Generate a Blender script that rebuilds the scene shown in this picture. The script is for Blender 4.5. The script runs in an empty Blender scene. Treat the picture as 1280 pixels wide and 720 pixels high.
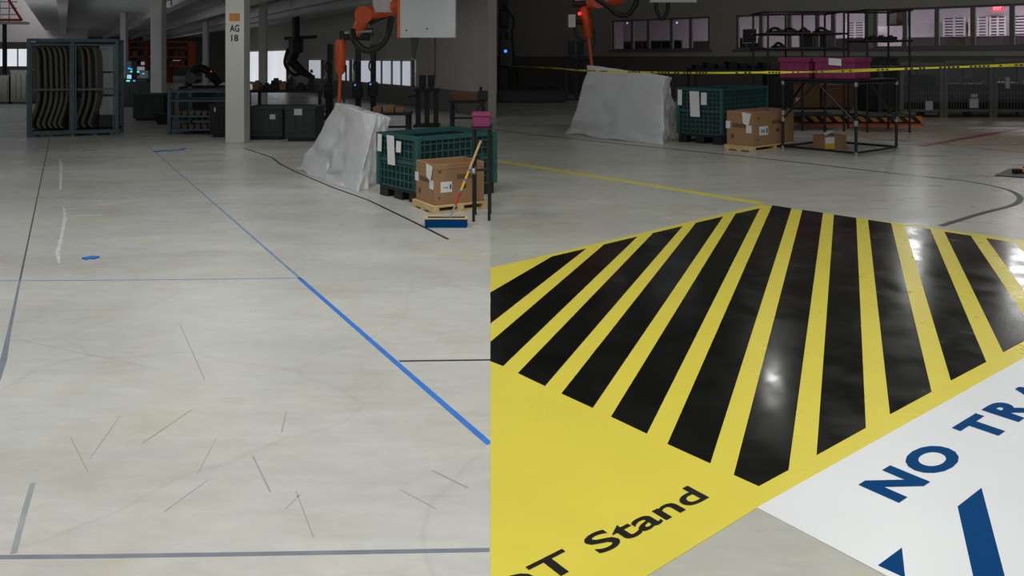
import bpy, math, random
from mathutils import Vector, Matrix, noise
random.seed(7)
S = bpy.context.scene
COL = S.collection
# ------------------------------------------------------------------ camera, world, lights, exposure
F, H0, CH = 1000.0, 72.0, 1.5            # focal length in pixels, horizon row, eye height
cam = bpy.data.cameras.new('camera')
cam.sensor_width = 36.0
cam.lens = 36.0 * F / 1280
cam.shift_y = -(360 - H0) / 1280
cam.clip_end = 400
camo = bpy.data.objects.new('camera', cam)
camo.location = (0, 0, CH)
camo.rotation_euler = (math.pi / 2, 0, 0)
COL.objects.link(camo)
S.camera = camo
S.view_settings.view_transform = 'Standard'
S.view_settings.look = 'None'
S.view_settings.exposure = 0.0
S.view_settings.gamma = 1.0
S.view_settings.use_curve_mapping = False
w = bpy.data.worlds.new('hall_air')
S.world = w
w.use_nodes = True
w.node_tree.nodes['Background'].inputs[0].default_value = (0.85, 0.92, 1.0, 1)
w.node_tree.nodes['Background'].inputs[1].default_value = 0.16


def lamp(name, loc, size, power, color=(1, 0.98, 0.94), aim=(0, 0, -1), spread=math.pi):
    l = bpy.data.lights.new(name, 'AREA')
    l.shape = 'RECTANGLE'
    l.size, l.size_y = size
    l.energy = power
    l.color = color
    l.spread = spread
    o = bpy.data.objects.new(name, l)
    o.location = loc
    o.rotation_euler = Vector(aim).to_track_quat('-Z', 'Y').to_euler()
    COL.objects.link(o)
    return o


R_ = math.radians
# high-bay lamps over the open aisle in front
HB = 'high_bay_lamp'
lamp(HB, (-3.6, 2.6, 6.5), (1.2, 1.2), 86, (1, 0.985, 0.95), spread=R_(150))
lamp(HB, (-1.2, 1.2, 6.5), (1.2, 1.2), 54, (1, 0.96, 0.88), spread=R_(150))
lamp(HB, (-3.4, 6.4, 6.5), (1.2, 1.2), 62, (0.94, 0.98, 1), spread=R_(150))
lamp(HB, (2.6, 2.2, 6.5), (1.2, 1.2), 110, (1, 0.985, 0.95), spread=R_(140))
lamp(HB, (-0.2, 5.2, 6.5), (1.2, 1.2), 45, (1, 0.99, 0.97), spread=R_(150))
lamp('deck_fill', (-4.6, 12.2, 3.12), (1.6, 0.4), 22, (1, 0.98, 0.95))  # unseen fill light added under the deck
lamp(HB, (5.0, 9.0, 6.5), (1.2, 1.2), 40, (1, 0.985, 0.95), spread=R_(140))
# unseen fill lights added behind the viewer, over the side bay, under the deck
lamp('hall_fill', (0.5, -4.0, 4.6), (4, 2), 160, (1, 0.985, 0.96), aim=(0.05, 1, -0.12))
lamp('side_bay_fill', (7.0, 15.0, 8.2), (2.0, 0.6), 62, (1, 0.98, 0.95))
lamp('side_fill', (-17, 21.0, 1.7), (6, 2.2), 48, (0.95, 0.98, 1), aim=(0.7, 0.6, 0.42), spread=R_(130))  # upward side light added to brighten the deck and beams
lamp('deck_fill', (-3.6, 18.6, 3.0), (0.4, 1.6), 17, (1, 0.98, 0.95))
# small unseen lights added to make glints on the floor paint
lamp('glint_light', (6.0, 18.4, 6.0), (0.22, 0.3), 0.3, (1, 0.985, 0.95), aim=(-4.8, -14.7, -6), spread=R_(50))
lamp('glint_light', (11.0, 22.0, 3.85), (0.25, 0.8), 0.9, (1, 0.99, 0.97), aim=(-7.9, -15.8, -3.85), spread=R_(50))
lamp('glint_light', (12.1, 19.0, 3.7), (0.4, 0.8), 1.0, (1, 0.99, 0.97), aim=(-8.6, -13.5, -3.7), spread=R_(50))
# ------------------------------------------------------------------ helpers


def G(x, y, z=0.0):                      # photo pixel -> point on the floor (or on a level z)
    Y = F * (CH - z) / (y - H0)
    return Vector(((x - 640) / F * Y, Y, z))


def P(x, y, Y):                          # photo pixel at depth Y
    return Vector(((x - 640) / F * Y, Y, CH - (y - H0) / F * Y))


def lin(c):
    return tuple((v / 255 / 12.92) if v / 255 <= 0.04045 else ((v / 255 + 0.055) / 1.055) ** 2.4 for v in c)


MATS = {}


def mat(name, rgb, rough=0.6, metal=0.0, var=0.12, scale=6.0, emit=0.0, bump=0.0, spec=0.5, alpha=1.0):
    if name in MATS:
        return MATS[name]
    m = bpy.data.materials.new(name)
    m.use_nodes = True
    nt = m.node_tree
    b = nt.nodes['Principled BSDF']
    c = lin(rgb)
    tc = nt.nodes.new('ShaderNodeTexCoord')
    nz = nt.nodes.new('ShaderNodeTexNoise')
    nz.inputs['Scale'].default_value = scale
    nz.inputs['Detail'].default_value = 5
    nt.links.new(tc.outputs['Object'], nz.inputs['Vector'])
    rp = nt.nodes.new('ShaderNodeValToRGB')
    rp.color_ramp.elements[0].position = 0.3
    rp.color_ramp.elements[1].position = 0.7
    rp.color_ramp.elements[0].color = (*[v * (1 - var) for v in c], 1)
    rp.color_ramp.elements[1].color = (*[min(1, v * (1 + var)) for v in c], 1)
    nt.links.new(nz.outputs['Fac'], rp.inputs['Fac'])
    nt.links.new(rp.outputs['Color'], b.inputs['Base Color'])
    b.inputs['Roughness'].default_value = rough
    b.inputs['Metallic'].default_value = metal
    b.inputs['Specular IOR Level'].default_value = spec
    b.inputs['Alpha'].default_value = alpha
    if emit:
        nt.links.new(rp.outputs['Color'], b.inputs['Emission Color'])
        b.inputs['Emission Strength'].default_value = emit
    if bump:
        bp = nt.nodes.new('ShaderNodeBump')
        bp.inputs['Strength'].default_value = bump
        bp.inputs['Distance'].default_value = 0.02
        nt.links.new(nz.outputs['Fac'], bp.inputs['Height'])
        nt.links.new(bp.outputs['Normal'], b.inputs['Normal'])
    MATS[name] = m
    return m


class MB:
    def __init__(s):
        s.v, s.f, s.m, s.s = [], [], [], []

    def add(s, vs, fs, m=0, smooth=False):
        o = len(s.v)
        s.v += [tuple(p) for p in vs]
        for f in fs:
            s.f.append([i + o for i in f])
            s.m.append(m)
            s.s.append(smooth)
        return s

    def box(s, x0, y0, z0, x1, y1, z1, m=0):
        vs = [(x0, y0, z0), (x1, y0, z0), (x1, y1, z0), (x0, y1, z0), (x0, y0, z1), (x1, y0, z1), (x1, y1, z1), (x0, y1, z1)]
        return s.add(vs, [(0, 3, 2, 1), (4, 5, 6, 7), (0, 1, 5, 4), (1, 2, 6, 5), (2, 3, 7, 6), (3, 0, 4, 7)], m)

    def prism(s, pts, z0, z1, m=0):      # polygon (counted either way) with thickness
        pts = [(p[0], p[1]) for p in pts]
        a = sum(pts[i][0] * pts[(i + 1) % len(pts)][1] - pts[(i + 1) % len(pts)][0] * pts[i][1] for i in range(len(pts)))
        if a < 0:
            pts = pts[::-1]
        n = len(pts)
        vs = [(x, y, z0) for x, y in pts] + [(x, y, z1) for x, y in pts]
        fs = [tuple(range(n - 1, -1, -1)), tuple(range(n, 2 * n))]
        fs += [(i, (i + 1) % n, n + (i + 1) % n, n + i) for i in range(n)]
        return s.add(vs, fs, m)

    def plate(s, pts, y0, y1, m=0):      # polygon in x,z with thickness in y
        n = len(pts)
        a = sum(pts[i][0] * pts[(i + 1) % n][1] - pts[(i + 1) % n][0] * pts[i][1] for i in range(n))
        if a < 0:
            pts = pts[::-1]
        vs = [(x, y0, z) for x, z in pts] + [(x, y1, z) for x, z in pts]
        fs = [tuple(range(n)), tuple(range(2 * n - 1, n - 1, -1))]
        fs += [((i + 1) % n, i, n + i, n + (i + 1) % n) for i in range(n)]
        return s.add(vs, fs, m)

    def bar(s, a, b, w, h=None, m=0):
        a, b = Vector(a), Vector(b)
        h = h or w
        d = (b - a).normalized()
        up = Vector((0, 0, 1)) if abs(d.z) < 0.99 else Vector((0, 1, 0))
        r = d.cross(up).normalized()
        u = r.cross(d).normalized()
        vs = []
        for p in (a, b):
            for i, j in ((-1, -1), (1, -1), (1, 1), (-1, 1)):
                vs.append(p + r * (i * w / 2) + u * (j * h / 2))
        return s.add(vs, [(0, 1, 2, 3), (7, 6, 5, 4), (0, 4, 5, 1), (1, 5, 6, 2), (2, 6, 7, 3), (3, 7, 4, 0)], m)

    def tube(s, pts, r, n=10, m=0):
        pts = [Vector(p) for p in pts]
        rs = r if isinstance(r, (list, tuple)) else [r] * len(pts)
        vs, fs = [], []
        prev = None
        for i, p in enumerate(pts):
            d = (pts[min(i + 1, len(pts) - 1)] - pts[max(i - 1, 0)]).normalized()
            if prev is None:
                up = Vector((0, 0, 1)) if abs(d.z) < 0.9 else Vector((1, 0, 0))
                a = d.cross(up).normalized()
            else:
                a = (prev - d * prev.dot(d)).normalized()
            prev = a
            b = d.cross(a)
            for k in range(n):
                t = 2 * math.pi * k / n
                vs.append(p + (a * math.cos(t) + b * math.sin(t)) * rs[i])
        for i in range(len(pts) - 1):
            for k in range(n):
                k2 = (k + 1) % n
                fs.append((i * n + k, i * n + k2, (i + 1) * n + k2, (i + 1) * n + k))
        s.add(vs, fs, m, True)
        e = (len(pts) - 1) * n
        return s.add(vs[:n] + vs[e:e + n], [tuple(range(n - 1, -1, -1)), tuple(range(n, 2 * n))], m)

    def build(s, name, mats, parent=None, bevel=0.0, loc=None, rz=None):
        me = bpy.data.meshes.new(name)
        me.from_pydata(s.v, [], s.f)
        if not isinstance(mats, (list, tuple)):
            mats = [mats]
        for m in mats:
            me.materials.append(m)
        me.polygons.foreach_set('material_index', s.m)
        me.polygons.foreach_set('use_smooth', s.s)
        me.update()
        o = bpy.data.objects.new(name, me)
        COL.objects.link(o)
        if parent:
            o.parent = parent
        if loc is not None:
            o.location = loc
        if rz is not None:
            o.rotation_euler.z = rz
        if bevel:
            b = o.modifiers.new('edge', 'BEVEL')
            b.width = bevel
            b.segments = 2
            b.limit_method = 'ANGLE'
        return o


def tag(o, label, cat, group=None, kind=None):
    o['label'] = label
    o['category'] = cat
    if group:
        o['group'] = group
    if kind:
        o['kind'] = kind
    return o


def struct(o):
    o['kind'] = 'structure'
    return o


def thing(name, label, cat, loc=(0, 0, 0), rz=0.0, group=None):
    o = bpy.data.objects.new(name, None)
    o.empty_display_size = 0.1
    o.location = loc
    o.rotation_euler.z = rz
    COL.objects.link(o)
    return tag(o, label, cat, group)


def kids(o):
    return [c for c in COL.objects if c.parent == o]


def dup(root, loc, rz=None, label=None):
    r = root.copy()
    COL.objects.link(r)
    r.location = loc
    if rz is not None:
        r.rotation_euler.z = rz
    if label:
        r['label'] = label

    def rec(a, b):
        for ch in kids(a):
            c = ch.copy()
            COL.objects.link(c)
            c.parent = b
            rec(ch, c)
    rec(root, r)
    return r


def rect(C, L, Rr):                      # three floor pixels -> corner, turn, width (to the right), depth (to the left)
    c, l, r = (G(*p) for p in (C, L, Rr))
    e1, e2 = r - c, l - c
    a1, a2 = math.atan2(e1.y, e1.x), math.atan2(e2.y, e2.x)
    mid = (a1 + a2) / 2
    return c, mid - math.pi / 4, e1.length, e2.length


def smooth_path(pts, n=6):
    pts = [Vector(p) for p in pts]
    out = []
    for i in range(len(pts) - 1):
        p0, p1, p2, p3 = pts[max(i - 1, 0)], pts[i], pts[i + 1], pts[min(i + 2, len(pts) - 1)]
        for k in range(n):
            t = k / n
            out.append(0.5 * ((2 * p1) + (p2 - p0) * t + (2 * p0 - 5 * p1 + 4 * p2 - p3) * t * t + (3 * p1 - p0 - 3 * p2 + p3) * t ** 3))
    out.append(pts[-1])
    return out


def text_mesh(s, bold=0.0):              # outline letters as flat polygons in x,y (baseline y = 0)
    cu = bpy.data.curves.new('letters', 'FONT')
    cu.body = s
    cu.offset = bold
    cu.resolution_u = 4
    o = bpy.data.objects.new('letters', cu)
    COL.objects.link(o)
    dg = bpy.context.evaluated_depsgraph_get()
    me = o.evaluated_get(dg).to_mesh()
    vs = [tuple(v.co) for v in me.vertices]
    fs = [tuple(p.vertices) for p in me.polygons]
    o.evaluated_get(dg).to_mesh_clear()
    bpy.data.objects.remove(o)
    bpy.data.curves.remove(cu)
    x0, x1 = min(v[0] for v in vs), max(v[0] for v in vs)
    return vs, fs, x0, x1


# ------------------------------------------------------------------ materials
def concrete(name, rgb, rough=0.28):
    m = bpy.data.materials.new(name)
    m.use_nodes = True
    nt = m.node_tree
    b = nt.nodes['Principled BSDF']
    tc = nt.nodes.new('ShaderNodeTexCoord')
    mp = nt.nodes.new('ShaderNodeMapping')
    mp.inputs['Scale'].default_value = (0.55, 1.7, 1)
    nt.links.new(tc.outputs['Object'], mp.inputs['Vector'])

    def nz(scale, detail, rough_=0.6, mapped=True):
        n = nt.nodes.new('ShaderNodeTexNoise')
        n.inputs['Scale'].default_value = scale
        n.inputs['Detail'].default_value = detail
        n.inputs['Roughness'].default_value = rough_
        nt.links.new((mp if mapped else tc).outputs['Vector' if mapped else 'Object'], n.inputs['Vector'])
        return n

    def ramp(src, p0, c0, p1, c1):
        r = nt.nodes.new('ShaderNodeValToRGB')
        r.color_ramp.elements[0].position = p0
        r.color_ramp.elements[1].position = p1
        r.color_ramp.elements[0].color = (*c0, 1)
        r.color_ramp.elements[1].color = (*c1, 1)
        nt.links.new(src.outputs['Fac'], r.inputs['Fac'])
        return r

    def mul(a, bb, fac=1.0, mode='MULTIPLY'):
        x = nt.nodes.new('ShaderNodeMix')
        x.data_type = 'RGBA'
        x.blend_type = mode
        x.inputs['Factor'].default_value = fac
        nt.links.new(a.outputs[0] if a.bl_idname != 'ShaderNodeMix' else a.outputs['Result'], x.inputs['A'])
        nt.links.new(bb.outputs[0] if bb.bl_idname != 'ShaderNodeMix' else bb.outputs['Result'], x.inputs['B'])
        return x
    c = lin(rgb)
    big = ramp(nz(0.45, 6), 0.32, [v * 0.86 for v in c], 0.68, [min(1, v * 1.1) for v in c])
    stain = ramp(nz(1.1, 8, 0.7, False), 0.5, (1, 1, 1), 0.78, (0.92, 0.84, 0.69))
    fine = ramp(nz(9, 8, 0.75), 0.3, (0.88, 0.88, 0.89), 0.62, (1.03, 1.03, 1.02))
    scr = nt.nodes.new('ShaderNodeTexVoronoi')      # long faint scuffs and trowel arcs
    scr.feature = 'DISTANCE_TO_EDGE'
    scr.inputs['Scale'].default_value = 0.8
    warp = nt.nodes.new('ShaderNodeVectorMath')
    warp.operation = 'ADD'
    wn = nz(0.7, 3, 0.5, False)
    nt.links.new(tc.outputs['Object'], warp.inputs[0])
    nt.links.new(wn.outputs['Color'], warp.inputs[1])
    nt.links.new(warp.outputs[0], scr.inputs['Vector'])
    sr = nt.nodes.new('ShaderNodeValToRGB')
    sr.color_ramp.elements[0].position = 0.0
    sr.color_ramp.elements[0].color = (0.9, 0.89, 0.88, 1)
    sr.color_ramp.elements[1].position = 0.012
    sr.color_ramp.elements[1].color = (1, 1, 1, 1)
    nt.links.new(scr.outputs['Distance'], sr.inputs['Fac'])
    out = mul(mul(mul(big, stain), fine), sr, 0.8)
    nt.links.new(out.outputs['Result'], b.inputs['Base Color'])
    rr = ramp(nz(1.6, 5), 0.3, (rough - 0.06,) * 3, 0.7, (rough + 0.12,) * 3)
    nt.links.new(rr.outputs['Color'], b.inputs['Roughness'])
    b.inputs['Specular IOR Level'].default_value = 0.35
    MATS[name] = m
    return m


M = dict(
    concrete=concrete('sealed_concrete', (193, 193, 187)),
    yellow=mat('floor_yellow', (216, 202, 76), 0.3, var=0.03, scale=3, spec=0.4),
    black=mat('floor_black', (16, 16, 16), 0.11, var=0.35, scale=4, spec=0.4),
    white=mat('floor_white', (221, 224, 224), 0.28, var=0.02, scale=3, spec=0.4),
    patch=mat('patch_filler', (150, 153, 155), 0.35, var=0.12, scale=8),
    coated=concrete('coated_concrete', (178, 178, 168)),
    tan=concrete('worn_concrete', (178, 165, 146)),
    blue=mat('sign_blue', (2, 62, 112), 0.5, var=0.04, spec=0.05),
    ink=mat('black_ink', (14, 14, 14), 0.4, var=0.05),
    tape_blue=mat('blue_tape', (52, 116, 200), 0.5, var=0.12, scale=9),
    tape_pale=mat('worn_blue_tape', (112, 142, 172), 0.5, var=0.2, scale=12),
    seam=mat('joint_filler', (122, 128, 138), 0.35, var=0.15, scale=8),
    seam_dark=mat('dark_joint', (92, 90, 88), 0.5, var=0.2, scale=8),
    tape_black=mat('black_tape', (46, 44, 44), 0.45, var=0.2, scale=8),
    glint_mop=mat('glint_mop_grey', (206, 208, 206), 0.45, var=0.2, scale=20),  # pale colour of the painted floor glints, also of the mop head
    red_paint=mat('floor_red', (128, 52, 40), 0.45, var=0.2, scale=6),
    wall=mat('block_wall_grey', (178, 173, 165), 0.85, var=0.06, scale=4),
    wall_low=mat('block_wall_dark', (112, 108, 103), 0.8, var=0.06, scale=4),
    deck=mat('deck_grey', (205, 206, 202), 0.7, var=0.12, scale=2),
    beam=mat('beam_grey', (222, 222, 218), 0.6, var=0.1, scale=3),
    scuff=mat('scuff_grey', (160, 157, 150), 0.4, var=0.1),
    frame=mat('window_frame_grey', (120, 117, 114), 0.5, var=0.05),
    office=mat('office_paint', (200, 190, 200), 0.8, var=0.03),
    dark=mat('dark_steel', (34, 34, 35), 0.5, 0.3, var=0.25, scale=9),
    darker=mat('black_plastic', (18, 18, 19), 0.45, var=0.25, scale=9),
    green_dark=mat('dark_green_steel', (46, 58, 54), 0.5, 0.2, var=0.15),
    rack_blue=mat('rack_blue_grey', (78, 98, 103), 0.5, 0.2, var=0.15),
    panel=mat('panel_primer', (94, 90, 82), 0.45, var=0.12, scale=5),
    sheet=mat('white_sheet', (190, 192, 196), 0.5, var=0.08),
    column=mat('column_white', (205, 205, 200), 0.6, var=0.03),
    tag_orange=mat('tag_orange', (196, 126, 58), 0.6, var=0.1),
    orange=mat('robot_orange', (214, 84, 30), 0.4, var=0.1),
    hose=mat('black_hose', (22, 22, 22), 0.5, var=0.15),
    alu=mat('pale_metal', (160, 162, 162), 0.35, 0.6, var=0.06),
    panel_white=mat('cabinet_grey_white', (196, 200, 202), 0.5, var=0.03, scale=20),
    teal=mat('crate_teal', (38, 84, 82), 0.5, var=0.12, scale=8),
    teal_dark=mat('crate_teal_inner', (13, 33, 34), 0.6, var=0.15, scale=8),
    paper=mat('paper', (225, 226, 224), 0.7, var=0.03),
    card=mat('cardboard', (158, 122, 86), 0.75, var=0.06, scale=5),
    card_in=mat('cardboard_edge', (126, 92, 62), 0.8, var=0.1),
    card_ink=mat('cardboard_print', (92, 66, 46), 0.8, var=0.2, scale=40),
    wood=mat('pallet_wood', (206, 178, 128), 0.7, var=0.12, scale=10),
    pink=mat('bin_magenta', (134, 46, 92), 0.45, var=0.08),
    pipe=mat('black_pipe', (24, 24, 25), 0.35, var=0.2),
    red=mat('red_paint', (178, 40, 38), 0.45, var=0.1),
    rust=mat('rack_orange', (150, 74, 42), 0.6, var=0.2),
    mop_yellow=mat('mop_yellow', (222, 180, 30), 0.5, var=0.05),
    mop_wood=mat('mop_wood', (198, 160, 110), 0.6, var=0.1),
    rail_white=mat('rail_white', (205, 200, 200), 0.5, var=0.05),
    glow_window=mat('daylight_window', (214, 220, 232), 0.4, var=0.05, scale=0.6, emit=0.5),
    glow_open=mat('open_bay_daylight', (232, 236, 242), 0.4, var=0.06, scale=0.8, emit=0.75),
    glow_dim=mat('far_window', (200, 208, 214), 0.4, var=0.25, scale=1.2, emit=0.3),
    led_blue=mat('lamp_blue', (70, 150, 255), 0.4, var=0, emit=1.2),
    led_green=mat('lamp_green', (60, 255, 190), 0.4, var=0, emit=1.0),
    led_red=mat('lamp_red', (255, 40, 60), 0.4, var=0, emit=1.8),
    screen=mat('screen_glow', (160, 190, 240), 0.3, var=0.2, scale=20, emit=0.9),
    cage=mat('cage_steel', (110, 110, 104), 0.4, 0.5, var=0.15),
)


def plastic(name, clear, rgb, rough=0.35):
    m = bpy.data.materials.new(name)
    m.use_nodes = True
    nt = m.node_tree
    b = nt.nodes['Principled BSDF']
    b.inputs['Base Color'].default_value = (*lin(rgb), 1)
    b.inputs['Roughness'].default_value = rough
    nz = nt.nodes.new('ShaderNodeTexNoise')
    nz.inputs['Scale'].default_value = 4.5
    nz.inputs['Detail'].default_value = 6
    nz.inputs['Distortion'].default_value = 1.2
    tc = nt.nodes.new('ShaderNodeTexCoord')
    nt.links.new(tc.outputs['Object'], nz.inputs['Vector'])
    bp = nt.nodes.new('ShaderNodeBump')
    bp.inputs['Strength'].default_value = 0.6
    bp.inputs['Distance'].default_value = 0.05
    nz.inputs['Scale'].default_value = 9
    bp.inputs['Distance'].default_value = 0.02
    nt.links.new(nz.outputs['Fac'], bp.inputs['Height'])
    nt.links.new(bp.outputs['Normal'], b.inputs['Normal'])
    tl = nt.nodes.new('ShaderNodeBsdfTranslucent')
    tl.inputs['Color'].default_value = (*lin(rgb), 1)
    tr = nt.nodes.new('ShaderNodeBsdfTransparent')
    m1 = nt.nodes.new('ShaderNodeMixShader')
    m1.inputs[0].default_value = 0.3
    m2 = nt.nodes.new('ShaderNodeMixShader')
    m2.inputs[0].default_value = clear
    nt.links.new(b.outputs[0], m1.inputs[1])
    nt.links.new(tl.outputs[0], m1.inputs[2])
    nt.links.new(m1.outputs[0], m2.inputs[1])
    nt.links.new(tr.outputs[0], m2.inputs[2])
    nt.links.new(m2.outputs[0], nt.nodes['Material Output'].inputs['Surface'])
    MATS[name] = m
    return m


def blotchy(m, lo, hi):
    nt = m.node_tree
    n = nt.nodes.new('ShaderNodeTexNoise')
    n.inputs['Scale'].default_value = 2.6
    n.inputs['Detail'].default_value = 7
    n.inputs['Roughness'].default_value = 0.65
    tc = nt.nodes.new('ShaderNodeTexCoord')
    nt.links.new(tc.outputs['Object'], n.inputs['Vector'])
    r = nt.nodes.new('ShaderNodeMapRange')
    r.inputs['From Min'].default_value = 0.35
    r.inputs['From Max'].default_value = 0.7
    r.inputs['To Min'].default_value = lo
    r.inputs['To Max'].default_value = hi
    nt.links.new(n.outputs['Fac'], r.inputs['Value'])
    nt.links.new(r.outputs['Result'], nt.nodes['Principled BSDF'].inputs['Roughness'])


blotchy(M['black'], 0.1, 0.3)
blotchy(M['yellow'], 0.26, 0.34)
M['film'] = plastic('milky_film', 0.18, (242, 245, 246), 0.2)
M['wrap'] = plastic('clear_wrap', 0.84, (190, 196, 200), 0.2)


def glass():
    m = bpy.data.materials.new('office_glass')
    m.use_nodes = True
    nt = m.node_tree
    g = nt.nodes.new('ShaderNodeBsdfGlossy')
    g.inputs['Roughness'].default_value = 0.03
    t = nt.nodes.new('ShaderNodeBsdfTransparent')
    t.inputs['Color'].default_value = (0.86, 0.86, 0.88, 1)
    x = nt.nodes.new('ShaderNodeMixShader')
    x.inputs[0].default_value = 0.06
    nt.links.new(t.outputs[0], x.inputs[1])
    nt.links.new(g.outputs[0], x.inputs[2])
    nt.links.new(x.outputs[0], nt.nodes['Material Output'].inputs['Surface'])
    return m


M['glass'] = glass()


def hazard():
    m = bpy.data.materials.new('hazard_stripes')
    m.use_nodes = True
    nt = m.node_tree
    b = nt.nodes['Principled BSDF']
    tc = nt.nodes.new('ShaderNodeTexCoord')
    sep = nt.nodes.new('ShaderNodeSeparateXYZ')
    nt.links.new(tc.outputs['Object'], sep.inputs[0])
    ad = nt.nodes.new('ShaderNodeMath')
    ad.operation = 'ADD'
    nt.links.new(sep.outputs['X'], ad.inputs[0])
    nt.links.new(sep.outputs['Z'], ad.inputs[1])
    mo = nt.nodes.new('ShaderNodeMath')
    mo.operation = 'PINGPONG'
    mo.inputs[1].default_value = 0.13
    nt.links.new(ad.outputs[0], mo.inputs[0])
    gt = nt.nodes.new('ShaderNodeMath')
    gt.operation = 'GREATER_THAN'
    gt.inputs[1].default_value = 0.065
    nt.links.new(mo.outputs[0], gt.inputs[0])
    mx = nt.nodes.new('ShaderNodeMix')
    mx.data_type = 'RGBA'
    nt.links.new(gt.outputs[0], mx.inputs['Factor'])
    mx.inputs['A'].default_value = (*lin((30, 28, 26)), 1)
    mx.inputs['B'].default_value = (*lin((214, 140, 40)), 1)
    nt.links.new(mx.outputs['Result'], b.inputs['Base Color'])
    b.inputs['Roughness'].default_value = 0.5
    return m


M['hazard'] = hazard()

# ------------------------------------------------------------------ the setting
struct(MB().box(-60, -6, -0.2, 45, 80, 0).build('floor', M['concrete']))

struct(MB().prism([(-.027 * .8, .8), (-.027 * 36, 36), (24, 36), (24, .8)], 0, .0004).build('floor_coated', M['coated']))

# left wall: runs from the near corner back along the long hall
WL0 = Vector((-0.6, 20.0, 0))
WLd = Vector((-0.55, 1, 0)).normalized()
# right wall: offices behind glass
WR0 = Vector((-1.04, 37.3, 0))
WRd = (Vector((13.9, 22, 0)) - Vector((4.16, 32, 0))).normalized()


def on_wall(o, d, x):                    # distance along a wall under photo column x
    k = (x - 640) / F
    return (k * o.y - o.x) / (d.x - k * d.y)


def zrow(o, d, u, y):                    # height on that wall at photo row y
    return CH - (y - H0) / F * (o + d * u).y


def wall_with_holes(name, o, d, length, height, holes, thick=0.25, back=1, band=None):
    # holes: (u0, u1, z0, z1) sorted, all share z0/z1 ; built in wall coordinates, x along the wall, +y away from the hall
    b = MB()
    z0, z1 = holes[0][2], holes[0][3]
    y0, y1 = (0, thick) if back > 0 else (-thick, 0)
    lowm = 1 if band else 0
    bt = band or z0
    b.box(0, y0, 0, length, y1, min(bt, z0), lowm)
    if bt < z0:
        b.box(0, y0, bt, length, y1, z0, 0)
    b.box(0, y0, z1, length, y1, height, 0)
    u = 0
    for h in holes:
        b.box(u, y0, z0, h[0], y1, z1, 0)
        u = h[1]
    b.box(u, y0, z0, length, y1, z1, 0)
    return struct(b.build(name, [M['wall'], M['wall_low']], loc=o, rz=math.atan2(d.y, d.x)))


# --- left wall with tall bright windows
lw = [(391, 406), (430, 442), (456, 470), (474, 482), (484, 495), (497, 507), (509, 520)]
uu = [(on_wall(WL0, WLd, b), on_wall(WL0, WLd, a)) for a, b in lw][::-1]
big = (on_wall(WL0, WLd, 362), on_wall(WL0, WLd, 306))
zl0, zl1 = 0.62, 1.42
US = uu[-1][1] + .8
wall_with_holes('wall_left_far', WL0 + WLd * US, WLd, 48 - US, 8.4, [(big[0] - US, big[1] - US, .12, 1.86)], back=-1)
wall_with_holes('wall_left', WL0, WLd, US, 8.4, [(a, b, zl0, zl1) for a, b in uu], back=-1, band=zl0)
ang = math.atan2(WLd.y, WLd.x)
nwin = 0
for a, b in uu + [big]:
    nwin += 1
    f = MB()
    zl0, zl1 = (.12, 1.86) if b - a > 4 else (.62, 1.42)
    for (p, q, r, s) in ((a, zl0, b, zl0 + .03), (a, zl1 - .03, b, zl1), (a, zl0, a + .05, zl1), (b - .05, zl0, b, zl1)):
        f.box(p, 0.06, q, r, 0.14, s)
    if b - a > 4:
        n = 6
        for k in range(1, n):
            f.box(a + (b - a) * k / n - .04, .06, zl0, a + (b - a) * k / n + .04, .14, zl1)
    root = struct(f.build('window_%d' % nwin, M['frame'], loc=WL0, rz=ang))
    MB().box(a + .05, .16, zl0 + .03, b - .05, .18, zl1 - .03).build('pane', M['glow_open' if b - a > 4 else 'glow_window'], root)
# jog between the two walls
struct(MB().prism([(-0.6, 20), (-1.04, 37.3), (-0.84, 37.3), (-0.4, 20)], 0, 8.4).build('wall_corner', M['wall']))

# --- right wall with the office windows
gR = [(764, 887, (789, 809, 838, 862)), (919, 1084, (950, 985, 1020, 1040)), (1091, 1330, (1130, 1170, 1215, 1264, 1305))]
zs, zt = 1.79, 2.99
aR = math.atan2(WRd.y, WRd.x)
hol = [(on_wall(WR0, WRd, a), on_wall(WR0, WRd, b), zs, zt) for a, b, c in gR]
wall_with_holes('wall_right', WR0, WRd, 36, 8.4, hol, back=1, band=1.55)
for (a, b, z0, z1), (_, _, mul_) in zip(hol, gR):
    nwin += 1
    f = MB()
    f.box(a, .05, z0, b, .15, z0 + .06)
    f.box(a, .05, z1 - .06, b, .15, z1)
    for u in [a + .04, b - .04] + [on_wall(WR0, WRd, x) for x in mul_]:
        f.box(u - .06, .05, z0 + .06, u + .06, .15, z1 - .06)
    f.box(a - .1, -.05, z0 - .08, b + .1, .02, z0)
    root = struct(f.build('window_%d' % nwin, M['frame'], loc=WR0, rz=aR))
    MB().box(a + .02, .095, z0 + .03, b - .02, .105, z1 - .03).build('pane', M['glass'], root)
struct(MB().box(-0.7, 12, 8.4, 40, 46, 8.6).build('ceiling_high', M['deck']))
# office behind the glass, in wall coordinates
OF = MB()
OF.box(3, 6.0, 0, 36, 6.15, 5.2)
OF.box(3, 0.25, 4.2, 36, 6.0, 4.3)
OF.box(3, 0.25, 0, 3.15, 6, 4.2)
struct(OF.build('wall_office', M['office'], loc=WR0, rz=aR))


def wl(o, d, u, v, z=0.0):               # point in wall coordinates -> world
    n = Vector((-d.y, d.x, 0))
    q = o + d * u + n * v
    q.z = z
    return q


nR = Vector((-WRd.y, WRd.x, 0))
for u, pw in ((9.0, 46), (14.5, 110), (20.5, 165), (25.5, 210)):
    lamp('office_lamp', wl(WR0, WRd, u, 3.0, 4.1), (1.2, 0.6), pw, (1, 0.95, 0.98))

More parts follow.
